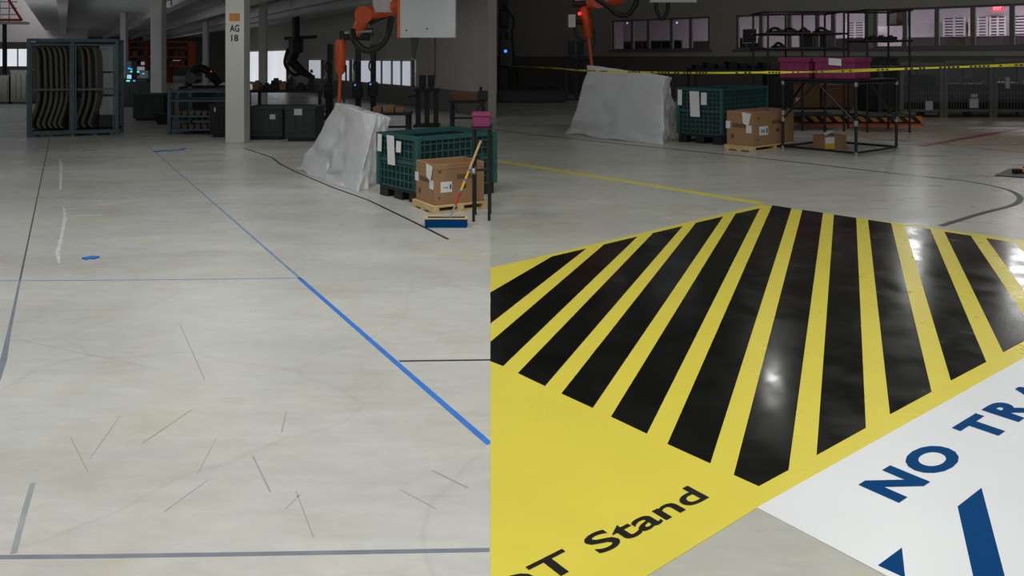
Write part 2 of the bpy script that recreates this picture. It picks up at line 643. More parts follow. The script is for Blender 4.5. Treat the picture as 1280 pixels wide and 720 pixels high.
# --- far end and left side of the long hall
struct(MB().box(-62, 66, 0, -14, 66.3, 8).build('wall_far', M['wall_low']))
struct(MB().box(-60.3, 10, 0, -60, 66, 8).build('wall_side', M['wall_low']))
# low deck over the long hall, ribbed across
dk = MB()
DV = Vector((-0.56, 1, 0))
zc = 3.2
y = 8.6
prof = []
while y < 66:
    prof += [(y, zc), (y + .16, zc), (y + .2, zc + .08), (y + .36, zc + .08)]
    y += .4
vs = []
for yy, zz in prof:
    xl = -14.4 - .56 * (yy - 23.6)
    vs += [(xl, yy, zz), (-0.7 if yy < 20 else -0.7 - .53 * (yy - 20), yy, zz)]
dk.add(vs, [(2 * i, 2 * i + 1, 2 * i + 3, 2 * i + 2) for i in range(len(prof) - 1)])
struct(dk.build('ceiling', M['deck']))


def beam_run(i, x, yrow, z, w, h, Y0=17, Y1=64, mt='beam'):
    Yp = F * (z - CH) / (H0 - yrow)
    X = (x - 640) / F * Yp
    b = MB()
    p = Vector((X, Yp, z)) - DV * (Yp - Y0)
    q = Vector((X, Yp, z)) + DV * (Y1 - Yp)
    up = Vector((0, 0, 1))
    b.bar(p, q, w, .04)
    b.bar(p + up * h, q + up * h, w, .04)
    b.bar(p + up * h / 2, q + up * h / 2, .05, h)
    return struct(b.build('trim_%d' % i, M[mt]))


beam_run(1, 238, 0, 2.92, .26, .25)
beam_run(2, 78, 0, 2.95, .26, .22)
beam_run(3, 372, 10, 2.85, .24, .28, 15)
beam_run(4, 428, 8, 2.7, .3, .4, 14, 60, 'deck')
beam_run(5, 330, 2, 2.9, .16, .22, 15, 60, 'deck')
# ------------------------------------------------------------------ floor markings
HAT = thing('floor_hatching', 'large yellow floor marking filled with black diagonal hazard stripes', 'floor marking', G(955, 400))


def loc_pts(root, px):
    return [(G(*p) - root.location) for p in px]


ybase = [(613, 335.5), (952, 256.3), (1280, 300.6), (1420, 321.8), (1420, 369), (946.5, 635.2), (809.4, 720), (690, 792), (613, 792)]
MB().prism(loc_pts(HAT, ybase), 0.0, .002).build('yellow_ground', M['yellow'], HAT)
stripes = [
    [(690, 321), (733, 311), (613, 405), (613, 366)],
    [(755, 306), (797, 296), (628.9, 458.2), (613, 452), (613, 428)],
    [(816.4, 291.6), (853.4, 283), (681.2, 483.2), (647.4, 467)],
    [(870, 278.8), (904, 271), (740.9, 510.6), (701.8, 492.5)],
    [(919.5, 267.5), (949.8, 260.7), (808.6, 542.8), (763.8, 521.5)],
    [(965.3, 256.8), (989.4, 260.5), (887.9, 579.9), (834.3, 555.7)],
    [(1003, 262.5), (1028.7, 266.3), (985.6, 588.3), (948.4, 608.5), (917.3, 594.4)],
    [(1042.3, 268.5), (1070.3, 272.6), (1082.3, 535.5), (1020.7, 569.7)],
    [(1085, 275.0), (1113.9, 279.3), (1164.5, 490.4), (1112.5, 518.6)],
    [(1130.6, 282.2), (1162.9, 287), (1232.9, 453), (1188.6, 476.3)],
    [(1180.4, 290), (1213.4, 295), (1296, 418), (1254, 441)],
    [(1232.5, 298), (1268.7, 303.7), (1350, 390), (1313, 409)],
    [(1290, 307), (1326, 312.4), (1392, 366), (1365, 381)],
]
for s_ in stripes:
    MB().prism(loc_pts(HAT, s_), .002, .0032).build('stripe', M['black'], HAT)


def ground_text(root, txt, bl, bu, x0, sx, sy, m, z0, z1, bold, name='lettering'):
    """letters on the floor: origin bl (world), bu = baseline direction, x offset, scales"""
    vs, fs, a, b_ = text_mesh(txt, bold)
    up = Vector((-bu.y, bu.x, 0))
    mb = MB()
    out = [bl + bu * (x0 + (v[0] - a) * sx) + up * (v[1] * sy) - root.location for v in vs]
    n = len(out)
    mb.add([(p.x, p.y, z1) for p in out], fs)
    mb.build(name, m, root)


# words on the yellow ground
q0, q1 = G(751, 694), G(886, 622.5)
bu = (q1 - q0).normalized()
vs, fs, a, b_ = text_mesh('Stand', .017)
scale = (q1 - q0).length / (b_ - a)
hgt = .092
ground_text(HAT, 'Stand', q0, bu, 0, scale, hgt / .7, M['ink'], .002, .0034, .017)
vt, ft, at, bt = text_mesh('NOT', .017)
ground_text(HAT, 'NOT', q0, bu, -(bt - at) * scale - .075, scale, hgt / .7, M['ink'], .002, .0034, .017)

# white sign with blue words
SG = thing('floor_sign', 'white floor sign with blue lettering beside the striped yellow marking', 'floor sign', G(1150, 640))
K = G(946.2, 635.4)
ea = (G(1280, 448) - K).normalized()
eb = Vector((ea.y, -ea.x, 0))
L1, L2 = (G(1440, 358) - K).length, 1.7
MB().prism([p - SG.location for p in (K, K + ea * L1, K + ea * L1 + eb * L2, K + eb * L2)], 0, .0035).build('panel', M['white'], SG)


def uv(x, y):
    p = G(x, y) - K
    return p.dot(ea), p.dot(eb)


n_bl, n_br, n_tl, n_tr = (uv(*p) for p in ((1120, 628.5), (1159.6, 602.4), (1075, 607.2), (1113.3, 584.3)))
vb = (n_bl[1] + n_br[1]) / 2
vtp = (n_tl[1] + n_tr[1]) / 2
uT = uv(1248, 541.6)[0]
uR = uv(1271, 527)[0]
uN0 = n_bl[0]
wN = n_br[0] - n_bl[0]
base = K + eb * vb
ch = (vb - vtp) / .71
for txt, x0, wd in (('N', uN0, wN), ('O', uN0 + wN * 1.16, wN * 1.22), ('T', uT - wN * .5, wN * 1.0), ('R', uR - .01, wN * .98), ('A', uR + wN * 1.08, wN * 1.14)):
    vs, fs, a, b_ = text_mesh(txt, .05)
    ground_text(SG, txt, base, ea, x0, wd / (b_ - a), ch, M['blue'], .0035, .0046, .05)
for pl in ([(1197, 634.6), (1226.9, 611.2), (1266, 760), (1225, 760)], [(1097.5, 708.3), (1127.4, 686.2), (1131.5, 724)]):
    MB().prism(loc_pts(SG, pl), .0035, .0046).build('blue_stroke', M['blue'], SG)


def strip(px, wpx, mt, name, label, cat, z=.0012, dz=0.0, sm=0):
    """painted or taped line on the floor through photo pixels; wpx = width in metres"""
    pts = [G(*p) for p in px]
    if sm:
        pts = smooth_path(pts, sm)
    ws = wpx if isinstance(wpx, (list, tuple)) else [wpx] * len(pts)
    c0 = pts[len(pts) // 2].copy()
    L_, R2 = [], []
    for i, p in enumerate(pts):
        d = (pts[min(i + 1, len(pts) - 1)] - pts[max(i - 1, 0)]).normalized()
        n = Vector((-d.y, d.x, 0))
        L_.append(p + n * ws[i] / 2 - c0)
        R2.append(p - n * ws[i] / 2 - c0)
    b = MB()
    for i in range(len(pts) - 1):
        b.prism([L_[i], L_[i + 1], R2[i + 1], R2[i]], dz, z + dz)
    o = b.build(name, M[mt], loc=c0)
    return tag(o, label, cat)


strip([(613, 199.8), (780, 226.2), (952, 254.3)], .12, 'yellow', 'floor_line', 'thin yellow line running left from the tip of the striped marking', 'floor line', .0018)
strip([(613, 161), (662, 168), (787, 181), (940, 196.6), (1095, 214.2), (1190, 224.5), (1228, 229.8), (1262, 238.3), (1275, 247.5), (1266, 256.5), (1228, 266.5), (1176, 282.5)], .06, 'tape_black', 'floor_line', 'thin dark line on the grey floor curving back to the striped marking', 'floor line', sm=5)
strip([(305, 185), (340, 197), (351, 205.5), (367, 213.5), (415, 234), (460, 250), (515, 276.5), (560, 299)], .028, 'tape_black', 'floor_line', 'thin dark line passing in front of the plastic covered machine and green crate', 'floor line')
strip([(180, 178), (280, 265), (375, 348)], .018, 'tape_pale', 'tape_line', 'faded narrow blue tape line running diagonally towards the far racks', 'tape line')
strip([(374, 347.5), (490, 449), (602, 546.5), (612, 555)], .028, 'tape_blue', 'tape_line', 'bright blue tape line running diagonally across the pale floor', 'tape line')
strip([(-40, 351.3), (180, 350), (376, 347.6)], .014, 'tape_pale', 'tape_line', 'thin blue tape line running straight across the pale floor', 'tape line', .001)
strip([(499, 451.5), (613, 450)], .016, 'tape_black', 'floor_line', 'short black line branching right from the bright blue tape', 'floor line')
strip([(-60, 697), (120, 695.5), (320, 692.5), (612, 687.5)], .02, 'seam', 'floor_joint', 'blue grey filled joint across the pale floor nearest the viewer', 'floor joint', .0006)
strip([(62, 173), (44, 260), (25, 350)], .012, 'seam_dark', 'floor_joint', 'thin dark joint running back to the tall blue rack', 'floor joint', .0006)
strip([(25, 350), (12, 412), (4, 452), (-10, 500)], [.012, .018, .03, .015], 'seam', 'floor_joint', 'grey filled joint continuing down from the thin blue tape line', 'floor joint', .0006)
strip([(41, 604), (30, 642), (17, 692)], .018, 'patch', 'floor_joint', 'short grey patched crack near the closest filled joint', 'floor joint', .0006)
strip([(74.6, 198), (76.5, 207), (75.5, 237)], [.012, .045, .02], 'glint_mop', 'glint_mark', 'farther painted white glint on the floor near the tall rack', 'floor mark', .0006)  # reflections along sealed floor cracks, painted as pale strips
strip([(79, 258), (81.6, 270), (78, 290), (72, 316), (74, 329)], [.012, .03, .024, .03, .01], 'glint_mop', 'glint_mark', 'longest wavy painted white glint on the pale floor', 'floor mark', .0006)
strip([(81.6, 269.5), (128, 268.7)], .022, 'glint_mop', 'glint_mark', 'short sideways painted glint branching off the wavy one', 'floor mark', .0006)
strip([(82, 262), (120, 257), (165, 250)], .012, 'glint_mop', 'glint_mark', 'faint slanting painted glint above the sideways one', 'floor mark', .0005)
strip([(105, 324.5), (113, 322.8), (121, 323.3)], .06, 'tape_blue', 'tape_scrap', 'small crumpled scrap of blue tape left on the pale floor', 'tape scrap', .012)
strip([(194, 190), (205, 188.8), (216, 189)], .1, 'tape_blue', 'tape_scrap', 'wider torn blue tape scrap before the white column', 'tape scrap', .01)
strip([(215, 188.6), (226, 188), (231, 186)], .06, 'tape_blue', 'tape_scrap', 'narrow torn blue tape scrap pointing at the white column', 'tape scrap', .011)
strip([(1150, 183), (1280, 160), (1340, 149)], .16, 'red_paint', 'floor_line', 'wide red floor line slanting back to the wire cages', 'floor line')
strip([(1085, 174), (1180, 180.5), (1280, 191), (1330, 196)], .05, 'red_paint', 'floor_line', 'thin red floor line beside the black pipe table', 'floor line', .002)
strip([(1000, 156), (1100, 161.5), (1118, 160)], .06, 'red_paint', 'floor_line', 'thin red floor line just before the hazard striped platform', 'floor line')
struct(MB().prism([G(*p) for p in ((1000, 157), (1085, 174), (1180, 180.5), (1280, 191), (1420, 206), (1420, 139), (1000, 139))], 0, .0008).build('floor_worn', M['tan']))
MT = thing('floor_mat', 'black mat lying on the grey floor at the edge of the picture', 'mat', G(1290, 216))
MB().prism(loc_pts(MT, [(1243, 220), (1262, 211.5), (1340, 207), (1345, 219), (1284, 223)]), 0, .012).build('rubber_sheet', M['tape_black'], MT)
for i, (px, rr) in enumerate((((1274, 217), .35), ((1290, 214), -.2))):
    k = thing('hand_tool', ['small black and yellow hand tool on the black mat', 'second small hand tool farther along the black mat'][i], 'tool', G(*px) + Vector((0, 0, .012)), rr)
    MB().box(-.1, -.03, 0, .1, .03, .05).build('body', M['darker'], k, .01)
    MB().box(.02, -.034, .012, .08, .034, .054).build('grip_band', M['mop_yellow'], k, .005)
# scuff marks
for i, (a_, b2, wd) in enumerate([((88, 546), (110, 590), .006), ((112, 574), (150, 520), .008), ((178, 554), (240, 512), .012), ((205, 640), (260, 600), .008), ((225, 405), (256, 475), .008), ((20, 424), (200, 462), .004), ((357, 636), (375, 618), .008), ((316, 570), (338, 615), .01), ((247, 592), (270, 548), .006), ((370, 614), (392, 672), .006), ((352, 540), (358, 515), .012), ((540, 588), (585, 610), .016), ((500, 612), (545, 636), .008)]):
    tag(strip([a_, b2], wd * .6, 'scuff', 'scuff_mark', 'x', 'x', .0004), 'thin dark scuff scratched into the pale floor', 'scuff', 'scuffs on the pale floor')


# ------------------------------------------------------------------ builders of the larger things
def quad_on(b, x0, x1, z0, z1, y, m=0, t=.004):
    b.box(x0, y - t, z0, x1, y, z1, m)


def make_crate(label, C, L, Rr, h, sheets):
    c, rz, wd, dp = rect(C, L, Rr)
    r = thing('bulk_crate', label, 'crate', c, rz, 'green bulk crates')
    ph = h * .17
    b = MB()
    b.box(0, 0, ph * .72, wd, dp, ph)
    for i in range(3):
        for j in range(3):
            x = (wd - .16) * i / 2
            y_ = (dp - .16) * j / 2
            b.box(x, y_, 0, x + .16, y_ + .16, ph * .72)
    for j in range(3):
        y_ = (dp - .12) * j / 2
        b.box(.02, y_ + .01, 0.0, wd - .02, y_ + .11, .02)
    b.build('pallet_base', M['darker'], r, .006)
    # four walls with raised ribs
    t = .03
    for side in range(4):
        b = MB()
        ln = wd if side % 2 == 0 else dp
        b.box(.0, .012, ph, ln, .012 + t * .5, h, 1)
        nx = max(6, int(ln / .075))
        for k in range(nx + 1):
            x = k * (ln - .02) / nx
            b.box(x, 0, ph, x + .016, .013, h)
        nz_ = max(6, int((h - ph) / .075))
        for k in range(nz_ + 1):
            z = ph + k * (h - ph - .02) / nz_
            b.box(0, .001, z, ln, .0135, z + .016)
        mid = ph + (h - ph) * .5
        b.box(0, -.008, mid - .02, ln, .013, mid + .02)
        b.box(0, -.012, h - .05, ln, .03, h)
        o = b.build('side_wall', [M['teal'], M['teal_dark']], r)
        o.location = [(0, 0, 0), (wd, 0, 0), (wd, dp, 0), (0, dp, 0)][side]
        o.rotation_euler.z = side * math.pi / 2
    for x, y_ in ((0, 0), (wd, 0), (wd, dp), (0, dp)):
        MB().box(x - .03, y_ - .03, ph, x + .03, y_ + .03, h).build('corner_post', M['teal'], r, .008)
    b = MB()
    b.box(.04, .04, ph, wd - .04, dp - .04, ph + .02)
    b.build('crate_floor', M['teal_dark'], r)
    # papers hung on the left hand face (face x = 0, running along y)
    for (v0, v1, z0, z1, tilt) in sheets:
        b = MB()
        y0, y1 = v0 * dp, v1 * dp
        b.add([(-.032, y0, z1 * h), (-.032, y1, z1 * h), (-.036, y1 - tilt, z0 * h), (-.036, y0 - tilt, z0 * h),
               (-.028, y0, z1 * h), (-.028, y1, z1 * h), (-.032, y1 - tilt, z0 * h), (-.032, y0 - tilt, z0 * h)],
              [(0, 1, 2, 3), (7, 6, 5, 4), (0, 4, 5, 1), (1, 5, 6, 2), (2, 6, 7, 3), (3, 7, 4, 0)])
        b.build('paper_label', M['paper'], r)
    # drop gate latch pads
    for x in (.22, .72):
        MB().box(x * wd, -.02, h * .55, x * wd + .07, 0, h * .62).build('latch', M['teal_dark'], r)
    return r


def make_pallet(label, c, rz, wd, dp, h):
    r = thing('wooden_pallet', label, 'pallet', c, rz, 'wooden pallets under cardboard boxes')
    n = 6
    for k in range(n):
        y_ = k * (dp - .085) / (n - 1)
        MB().box(0, y_, h - .02, wd, y_ + .085, h).build('deck_board', M['wood'], r, .003)
    for k in range(3):
        x = k * (wd - .07) / 2
        MB().box(x, 0, .018, x + .07, dp, h - .02).build('stringer', M['wood'], r, .003)
    for k in range(3):
        y_ = k * (dp - .085) / 2
        MB().box(0, y_, 0, wd, y_ + .085, .018).build('bottom_board', M['wood'], r, .003)
    return r


def make_box(label, palabel, C, L, Rr, ph, h):
    c, rz, wd, dp = rect(C, L, Rr)
    make_pallet(palabel, c, rz, wd, dp, ph)
    r = thing('cardboard_box', label, 'box', Vector((c.x, c.y, ph)), rz, 'large cardboard boxes on pallets')
    i = .03
    b = MB()
    b.box(i, i, 0, wd - i, dp - i, h - .06)
    t = .014
    b.box(i, i, h - .06, wd - i, i + t, h)
    b.box(i, dp - i - t, h - .06, wd - i, dp - i, h)
    b.box(i, i + t, h - .06, i + t, dp - i - t, h)
    b.box(wd - i - t, i + t, h - .06, wd - i, dp - i - t, h)
    b.build('carton', M['card'], r, .006)
    for s_ in (0, 1):
        MB().box(i + t, (i + t, dp / 2 + .008)[s_], h - .058, wd - i - t, (dp / 2 - .008, dp - i - t)[s_], h - .05).build('top_flap', M['card_in'], r)
    # print and labels, right hand face (y = i) and left hand face (x = i)
    b = MB()
    for k in range(9):
        x = wd * .46 + k * wd * .034
        b.box(x, i - .0015, h * .6, x + wd * .024, i, h * .72)
    b.build('print', M['card_ink'], r)
    for sx0, sz0, sx1, sz1 in ((.12, .78, .17, .84), (.55, .36, .62, .47), (.12, .15, .15, .2)):
        MB().box(wd * sx0, i - .0015, h * sz0, wd * sx1, i, h * sz1).build('print', M['card_ink'], r)
    b = MB()
    for k in range(8):
        y_ = dp * .28 + k * dp * .06
        b.box(i - .0015, y_, h * .52, i, y_ + dp * .042, h * .64)
    MB().box(i - .0015, dp * .7, h * .2, i, dp * .8, h * .32).build('print', M['card_ink'], r)
    b.build('print', M['card_ink'], r)
    for n_, args in (('shipping_label', (wd * .16, wd * .36, h * .3, h * .56)),):
        lb = MB()
        lb.box(args[0], i - .004, args[2], args[1], i, args[3])
        o = lb.build(n_, M['paper'], r)
        q = MB()
        for k in range(7):
            q.box(args[0] + .2 * (args[1] - args[0]) + k * .07 * (args[1] - args[0]), i - .0052, args[2] + .04, args[0] + (.2 + .07 * k + (.02, .04)[k % 2]) * (args[1] - args[0]), i - .004, args[3] - .05)
        q.box(args[1] - .2 * (args[1] - args[0]), i - .0052, args[2] + .03, args[1] - .08 * (args[1] - args[0]), i - .004, args[3] - .03)
        q.build('barcode', M['ink'], o)
    for y0, y1, z0, z1 in ((dp * .82, dp * .97, h * .48, h * .7), (dp * .1, dp * .28, h * .38, h * .6)):
        MB().box(i - .004, y0, z0, i, y1, z1).build('shipping_label', M['paper'], r)
    # loose sheet taped over the top corner
    MB().add([(i - .006, dp * .42, h * .98), (i - .006, dp * .12, h * .94), (i - .012, dp * .2, h * .58), (i - .012, dp * .38, h * .66),
              (i - .002, dp * .42, h * .98), (i - .002, dp * .12, h * .94), (i - .008, dp * .2, h * .58), (i - .008, dp * .38, h * .66)],
             [(0, 1, 2, 3), (7, 6, 5, 4), (0, 4, 5, 1), (1, 5, 6, 2), (2, 6, 7, 3), (3, 7, 4, 0)]).build('paper_sheet', M['paper'], r)
    return r


def make_cover(label, ground, top, seed, inside):
    """plastic sheet draped over a machine: ground loop and top loop as world points (same number)"""
    c = sum((Vector(p) for p in ground), Vector()) / len(ground)
    c.z = 0
    r = thing('covered_machine', label, 'machine', c)
    rng = random.Random(int(seed * 10))
    per, rows = 7, 8

    def loop(pts):
        pts = [Vector(p) - c for p in pts]
        return [pts[i].lerp(pts[(i + 1) % len(pts)], q / per) for i in range(len(pts)) for q in range(per)]
    gl, tl = loop(ground), loop(top)
    N = len(gl)
    vs, fs = [], []
    for j in range(rows):
        t = (0, .07, .2, .38, .56, .74, .9, 1)[j]
        for i in range(N):
            f = i + (rng.uniform(-.32, .32) if 0 < j < rows - 1 else 0)
            i0 = int(math.floor(f)) % N
            fr = f - math.floor(f)
            g_ = gl[i0].lerp(gl[(i0 + 1) % N], fr)
            u_ = tl[i0].lerp(tl[(i0 + 1) % N], fr)
            tt = t + (rng.uniform(-.05, .05) if 1 < j < rows - 1 else 0)
            p = g_.lerp(u_, tt)
            d = Vector((p.x, p.y, 0)).normalized()
            corner = i % per == 0
            amp = .11 * (1 - .5 * t)
            off = 0 if corner and j in (0, rows - 1) else rng.uniform(-1, .45) * amp
            if not corner:
                off -= .07 * math.sin(math.pi * t) * math.sin(math.pi * (i % per) / per)
            q = p + d * off
            if j == 0:
                q.z = .004 + (rng.random() < .3) * rng.uniform(0, .03)
            vs.append(q)
    for j in range(rows - 1):
        for i in range(N):
            i2 = (i + 1) % N
            a_, b_, c_, d_ = j * N + i, j * N + i2, (j + 1) * N + i2, (j + 1) * N + i
            fs += [(a_, b_, c_), (a_, c_, d_)] if rng.random() < .5 else [(a_, b_, d_), (b_, c_, d_)]
    base = (rows - 1) * N
    tc = sum((vs[base + i] for i in range(N)), Vector()) / N
    for s_ in (.66, .33):
        o = len(vs)
        prev = base if s_ == .66 else o - N
        for i in range(N):
            q = tc.lerp(vs[base + i], s_)
            q.z += rng.uniform(-.03, .015)
            vs.append(q)
        for i in range(N):
            i2 = (i + 1) % N
            fs += [(prev + i, prev + i2, o + i2), (prev + i, o + i2, o + i)]
    o = len(vs)
    vs.append(tc)
    for i in range(N):
        fs.append((o - N + i, o - N + (i + 1) % N, o))
    sh = MB().add(vs, fs, 0, True).build('plastic_sheet', M['film'], r)
    ss = sh.modifiers.new('soft', 'SUBSURF')
    ss.levels = ss.render_levels = 2
    me = sh.data
    cr = me.attributes.new('crease_edge', 'FLOAT', 'EDGE')
    for e in range(len(me.edges)):
        cr.data[e].value = .95 if rng.random() < .6 else .4
    for nm, mt, pts in inside:
        b = MB()
        b.box(*pts)
        b.build(nm, M[mt], r, .02)
    return r


# ------------------------------------------------------------------ front group beside the pale floor
gnd = [G(369, 212), G(448, 241), G(486, 226), G(430, 196)]
top = [P(419, 128, 10.6), P(470, 144, 9.75), P(489, 147, 9.95), P(440, 130, 11.1)]
make_cover('milky plastic sheet draped over a machine left of the teal crate, orange lance behind it', gnd, top, 1.0,
           [('machine_base', 'dark', (-.15, -.1, 0, .25, .25, .25)), ('red_block', 'red', (.16, -.4, .36, .42, -.25, .58)), ('orange_block', 'orange', (-.1, .2, .64, .12, .4, .76))])
make_crate('teal bulk crate behind the box with the mop leaning in front', (522, 255), (477, 243), (615, 241), .69,
           [(.55, .74, .52, .97, .03), (.36, .48, .73, .9, .0), (.88, .99, .7, .97, .0)])
make_box('brown carton with white shipping labels, partly behind the leaning mop handle', 'pale pallet under the carton beside the mop', (541, 268), (512.5, 258), (612, 261), .075, .395)

# mop leaning in a blue tray, at the foot of the carton
mt = thing('mop_bucket', 'low blue tray with pale rim in front of the carton', 'tray', G(560, 283))
b = MB()
b.box(-.2, -.06, 0, .17, .07, .03)
b.box(-.2, -.06, .03, .17, -.045, .075)
b.box(-.2, .055, .03, .17, .07, .075)
b.box(-.2, -.045, .03, -.185, .055, .075)
b.box(.155, -.045, .03, .17, .055, .075)
b.build('tray', M['blue'], mt, .004)
b = MB()
b.box(-.205, -.065, .075, .175, -.04, .083)
b.box(-.205, .05, .075, .175, .075, .083)
b.box(-.205, -.04, .075, -.18, .05, .083)
b.box(.15, -.04, .075, .175, .05, .083)
b.build('rim', M['wood'], mt)
mo = thing('mop', 'long mop with yellow and wooden handle leaning in the blue tray', 'mop', G(560, 283) + Vector((0, 0, .03)))
p0 = Vector((.02, 0, .05))
p1 = P(601, 176, 7.32) - mo.location
MB().tube([p0.lerp(p1, .32), p0.lerp(p1, .62)], .011).build('handle', M['mop_yellow'], mo)
MB().tube([p0.lerp(p1, .62), p1], .0115).build('handle_top', M['mop_wood'], mo)
MB().tube([p0.lerp(p1, .16), p0.lerp(p1, .32)], .013).build('grip', M['red'], mo)
MB().tube([p0, p0.lerp(p1, .16)], .009).build('ferrule', M['alu'], mo)
for t in (.32, .47, .6):
    MB().tube([p0.lerp(p1, t), p0.lerp(p1, t + .025)], .0135).build('band', M['tape_blue'], mo)
MB().box(-.12, -.03, 0, .13, .03, .03).build('mop_head', M['glint_mop'], mo, .01)

# narrow black stand with a magenta bin, at the end of the carton
sx = G(592, 277)
st = thing('pipe_stand', 'narrow black pipe stand rising beside the teal crate and carton', 'stand', sx)
for x, y_ in ((0, 0), (.14, .05), (0, .32), (.14, .37)):
    MB().tube([(x, y_, 0), (x, y_, .86)], .014).build('post', M['pipe'], st)
b = MB()
b.box(-.03, -.03, .845, .17, .4, .86)
b.build('top_board', M['pipe'], st)
MB().tube([(0, 0, .47), (.14, .05, .47)], .012).build('cross_rail', M['pipe'], st)
MB().tube([(0, -.02, .44), (0, .02, .5)], .022).build('clamp', M['alu'], st)
bn = thing('parts_bin', 'single magenta bin on the narrow pipe stand', 'bin', sx + Vector((0, 0, .86)), 0, 'magenta bins')
MB().box(-.01, .03, 0, .15, .33, .1).build('tub', M['pink'], bn, .01)
MB().box(-.02, .02, .1, .16, .34, .125).build('rim', M['pink'], bn, .004)


# ------------------------------------------------------------------ hanging robot
def make_robot(label, Y, pts, lamp_red=False):
    """pts: pixel anchors for base drum, shoulder, elbow, wrist, tip of the hanging lance"""
    bs, sh, el, wr, tipw, tip, tip2 = [P(x, y_, Y) for x, y_ in pts]
    root = thing('robot_arm', label, 'robot', bs)
    L = bs
    k = Y / 1000
    MB().tube([bs - L + Vector((0, 0, 30 * k)), bs - L + Vector((0, 0, -8 * k))], 14 * k, 20).build('mount_drum', M['rail_white'], root)
    b = MB()
    d = (el - sh)
    for t, rr in ((0, 10), (.0, 0),):
        pass
    b.tube([sh - L, sh.lerp(el, .15) - L, sh.lerp(el, .85) - L, el - L], [9 * k, 11 * k, 9 * k, 8 * k], 14)
    b.build('upper_arm', M['orange'], root)
    b = MB()
    b.tube([el - L + Vector((0, -10 * k, 0)), el - L + Vector((0, 10 * k, 0))], 11 * k, 18)
    b.build('elbow_joint', M['orange'], root)
    b = MB()
    b.tube([el - L, el.lerp(wr, .7) - L, wr - L], [9 * k, 8.5 * k, 7 * k], 12)
    b.build('forearm', M['orange'], root)
    MB().tube([wr - L + Vector((-16 * k, 0, 0)), wr - L + Vector((16 * k, 0, 0))], [5 * k, 6 * k], 12).build('tool_changer', M['dark'], root)
    MB().tube([wr - L + Vector((-14 * k, -6 * k, 4 * k)), wr - L + Vector((20 * k, -6 * k, 6 * k))], 2.2 * k, 8).build('air_valve', M['alu'], root)
    b = MB()
    b.tube([tipw - L, tipw.lerp(tip, .1) - L, tipw.lerp(tip, .9) - L, tip - L], [6 * k, 7 * k, 6.5 * k, 3 * k], 4)
    b.tube([tip - L, tip2 - L], 2.2 * k, 6)
    b.build('lance', M['orange'], root)
    MB().tube([tip - L + Vector((7 * k, 0, 12 * k)), tip - L + Vector((7 * k, 0, -8 * k)), tip - L + Vector((2 * k, 0, -16 * k)), tip - L + Vector((5 * k, 0, -36 * k))], 1.2 * k, 6).build('hose', M['hose'], root)
    return root, L, k


rb, L, k = make_robot('orange robot arm hanging over the plastic cover beside the long hall', 11.4, [(480, 8), (497, 6), (456, 19), (446, 45), (426, 50), (425.5, 93), (423.5, 132)])
pth = smooth_path([P(440, 38, 11.2), P(444, 52, 11.1), (P(458, 63, 11.1)), P(474, 58, 11.1), P(484, 44, 11.1), P(489, 22, 11.2)], 6)
MB().tube([p - L for p in pth], 4.2 * k, 10).build('cable_loop', M['hose'], rb)
pth = smooth_path([P(500, 14, 11.5), P(478, 22, 11.4), P(462, 30, 11.4)], 6)
MB().tube([p - L for p in pth], 2.5 * k, 8).build('hose', M['hose'], rb)
MB().bar(P(425, 44, 11.4) - L, P(466, 40, 11.4) - L, 8 * k, 10 * k).build('tool_plate', M['dark'], rb)
MB().tube([P(480, -40, 11.4) - L, P(480, -14, 11.4) - L], 10 * k, 14).build('hanger', M['dark'], rb)
hp = []
for X_, Y_ in ((rb.location.x, 11.4),):
    pass

# white control panel hung from above
Y = 10.6
pn = thing('control_cabinet', 'flat grey white panel box hanging above the teal crate', 'panel', P(533, 47, Y))
k2 = Y / 1000
MB().box(-33 * k2, 0, 0, 36 * k2, .22, 52 * k2).build('case', M['panel_white'], pn, .006)
MB().box(-36.5 * k2, .01, 0.0, -33 * k2, .2, 52 * k2).build('side_strip', M['orange'], pn)
for x, z in ((-25, 9), (1, 11)):
    MB().tube([(x * k2, -.006, z * k2), (x * k2, .01, z * k2)], .012, 10).build('screw', M['dark'], pn)
for x in (-25, 28):
    MB().bar((x * k2, .1, 51 * k2), (x * k2, .1, 100 * k2), .05).build('hanger', M['dark'], pn)
MB().plate([(-20 * k2, 0), (-11 * k2, 0), (-13 * k2, -14 * k2), (-16 * k2, -26 * k2), (-19 * k2, -24 * k2)], .06, .12).build('hanging_guide', M['darker'], pn)
MB().tube([(10 * k2, .1, 0), (10 * k2, .1, -52 * k2)], .008, 6).build('cable', M['hose'], pn)


# ------------------------------------------------------------------ tall rack with hanging panels
Yr = 15.3
k = Yr / 1000
rk = thing('storage_rack', 'tall blue grey steel rack holding curved panels at the hall entrance', 'rack', P(92, 170, Yr), .33)


def rx(x):
    return (x - 92) * k / 1.123


def rzz(y_):
    return (170 - y_) * k


D = .72


def rl(x, y_, z):                        # point in the rack -> world
    return rk.location + Vector((math.cos(.33) * x - math.sin(.33) * y_, math.sin(.33) * x + math.cos(.33) * y_, z))


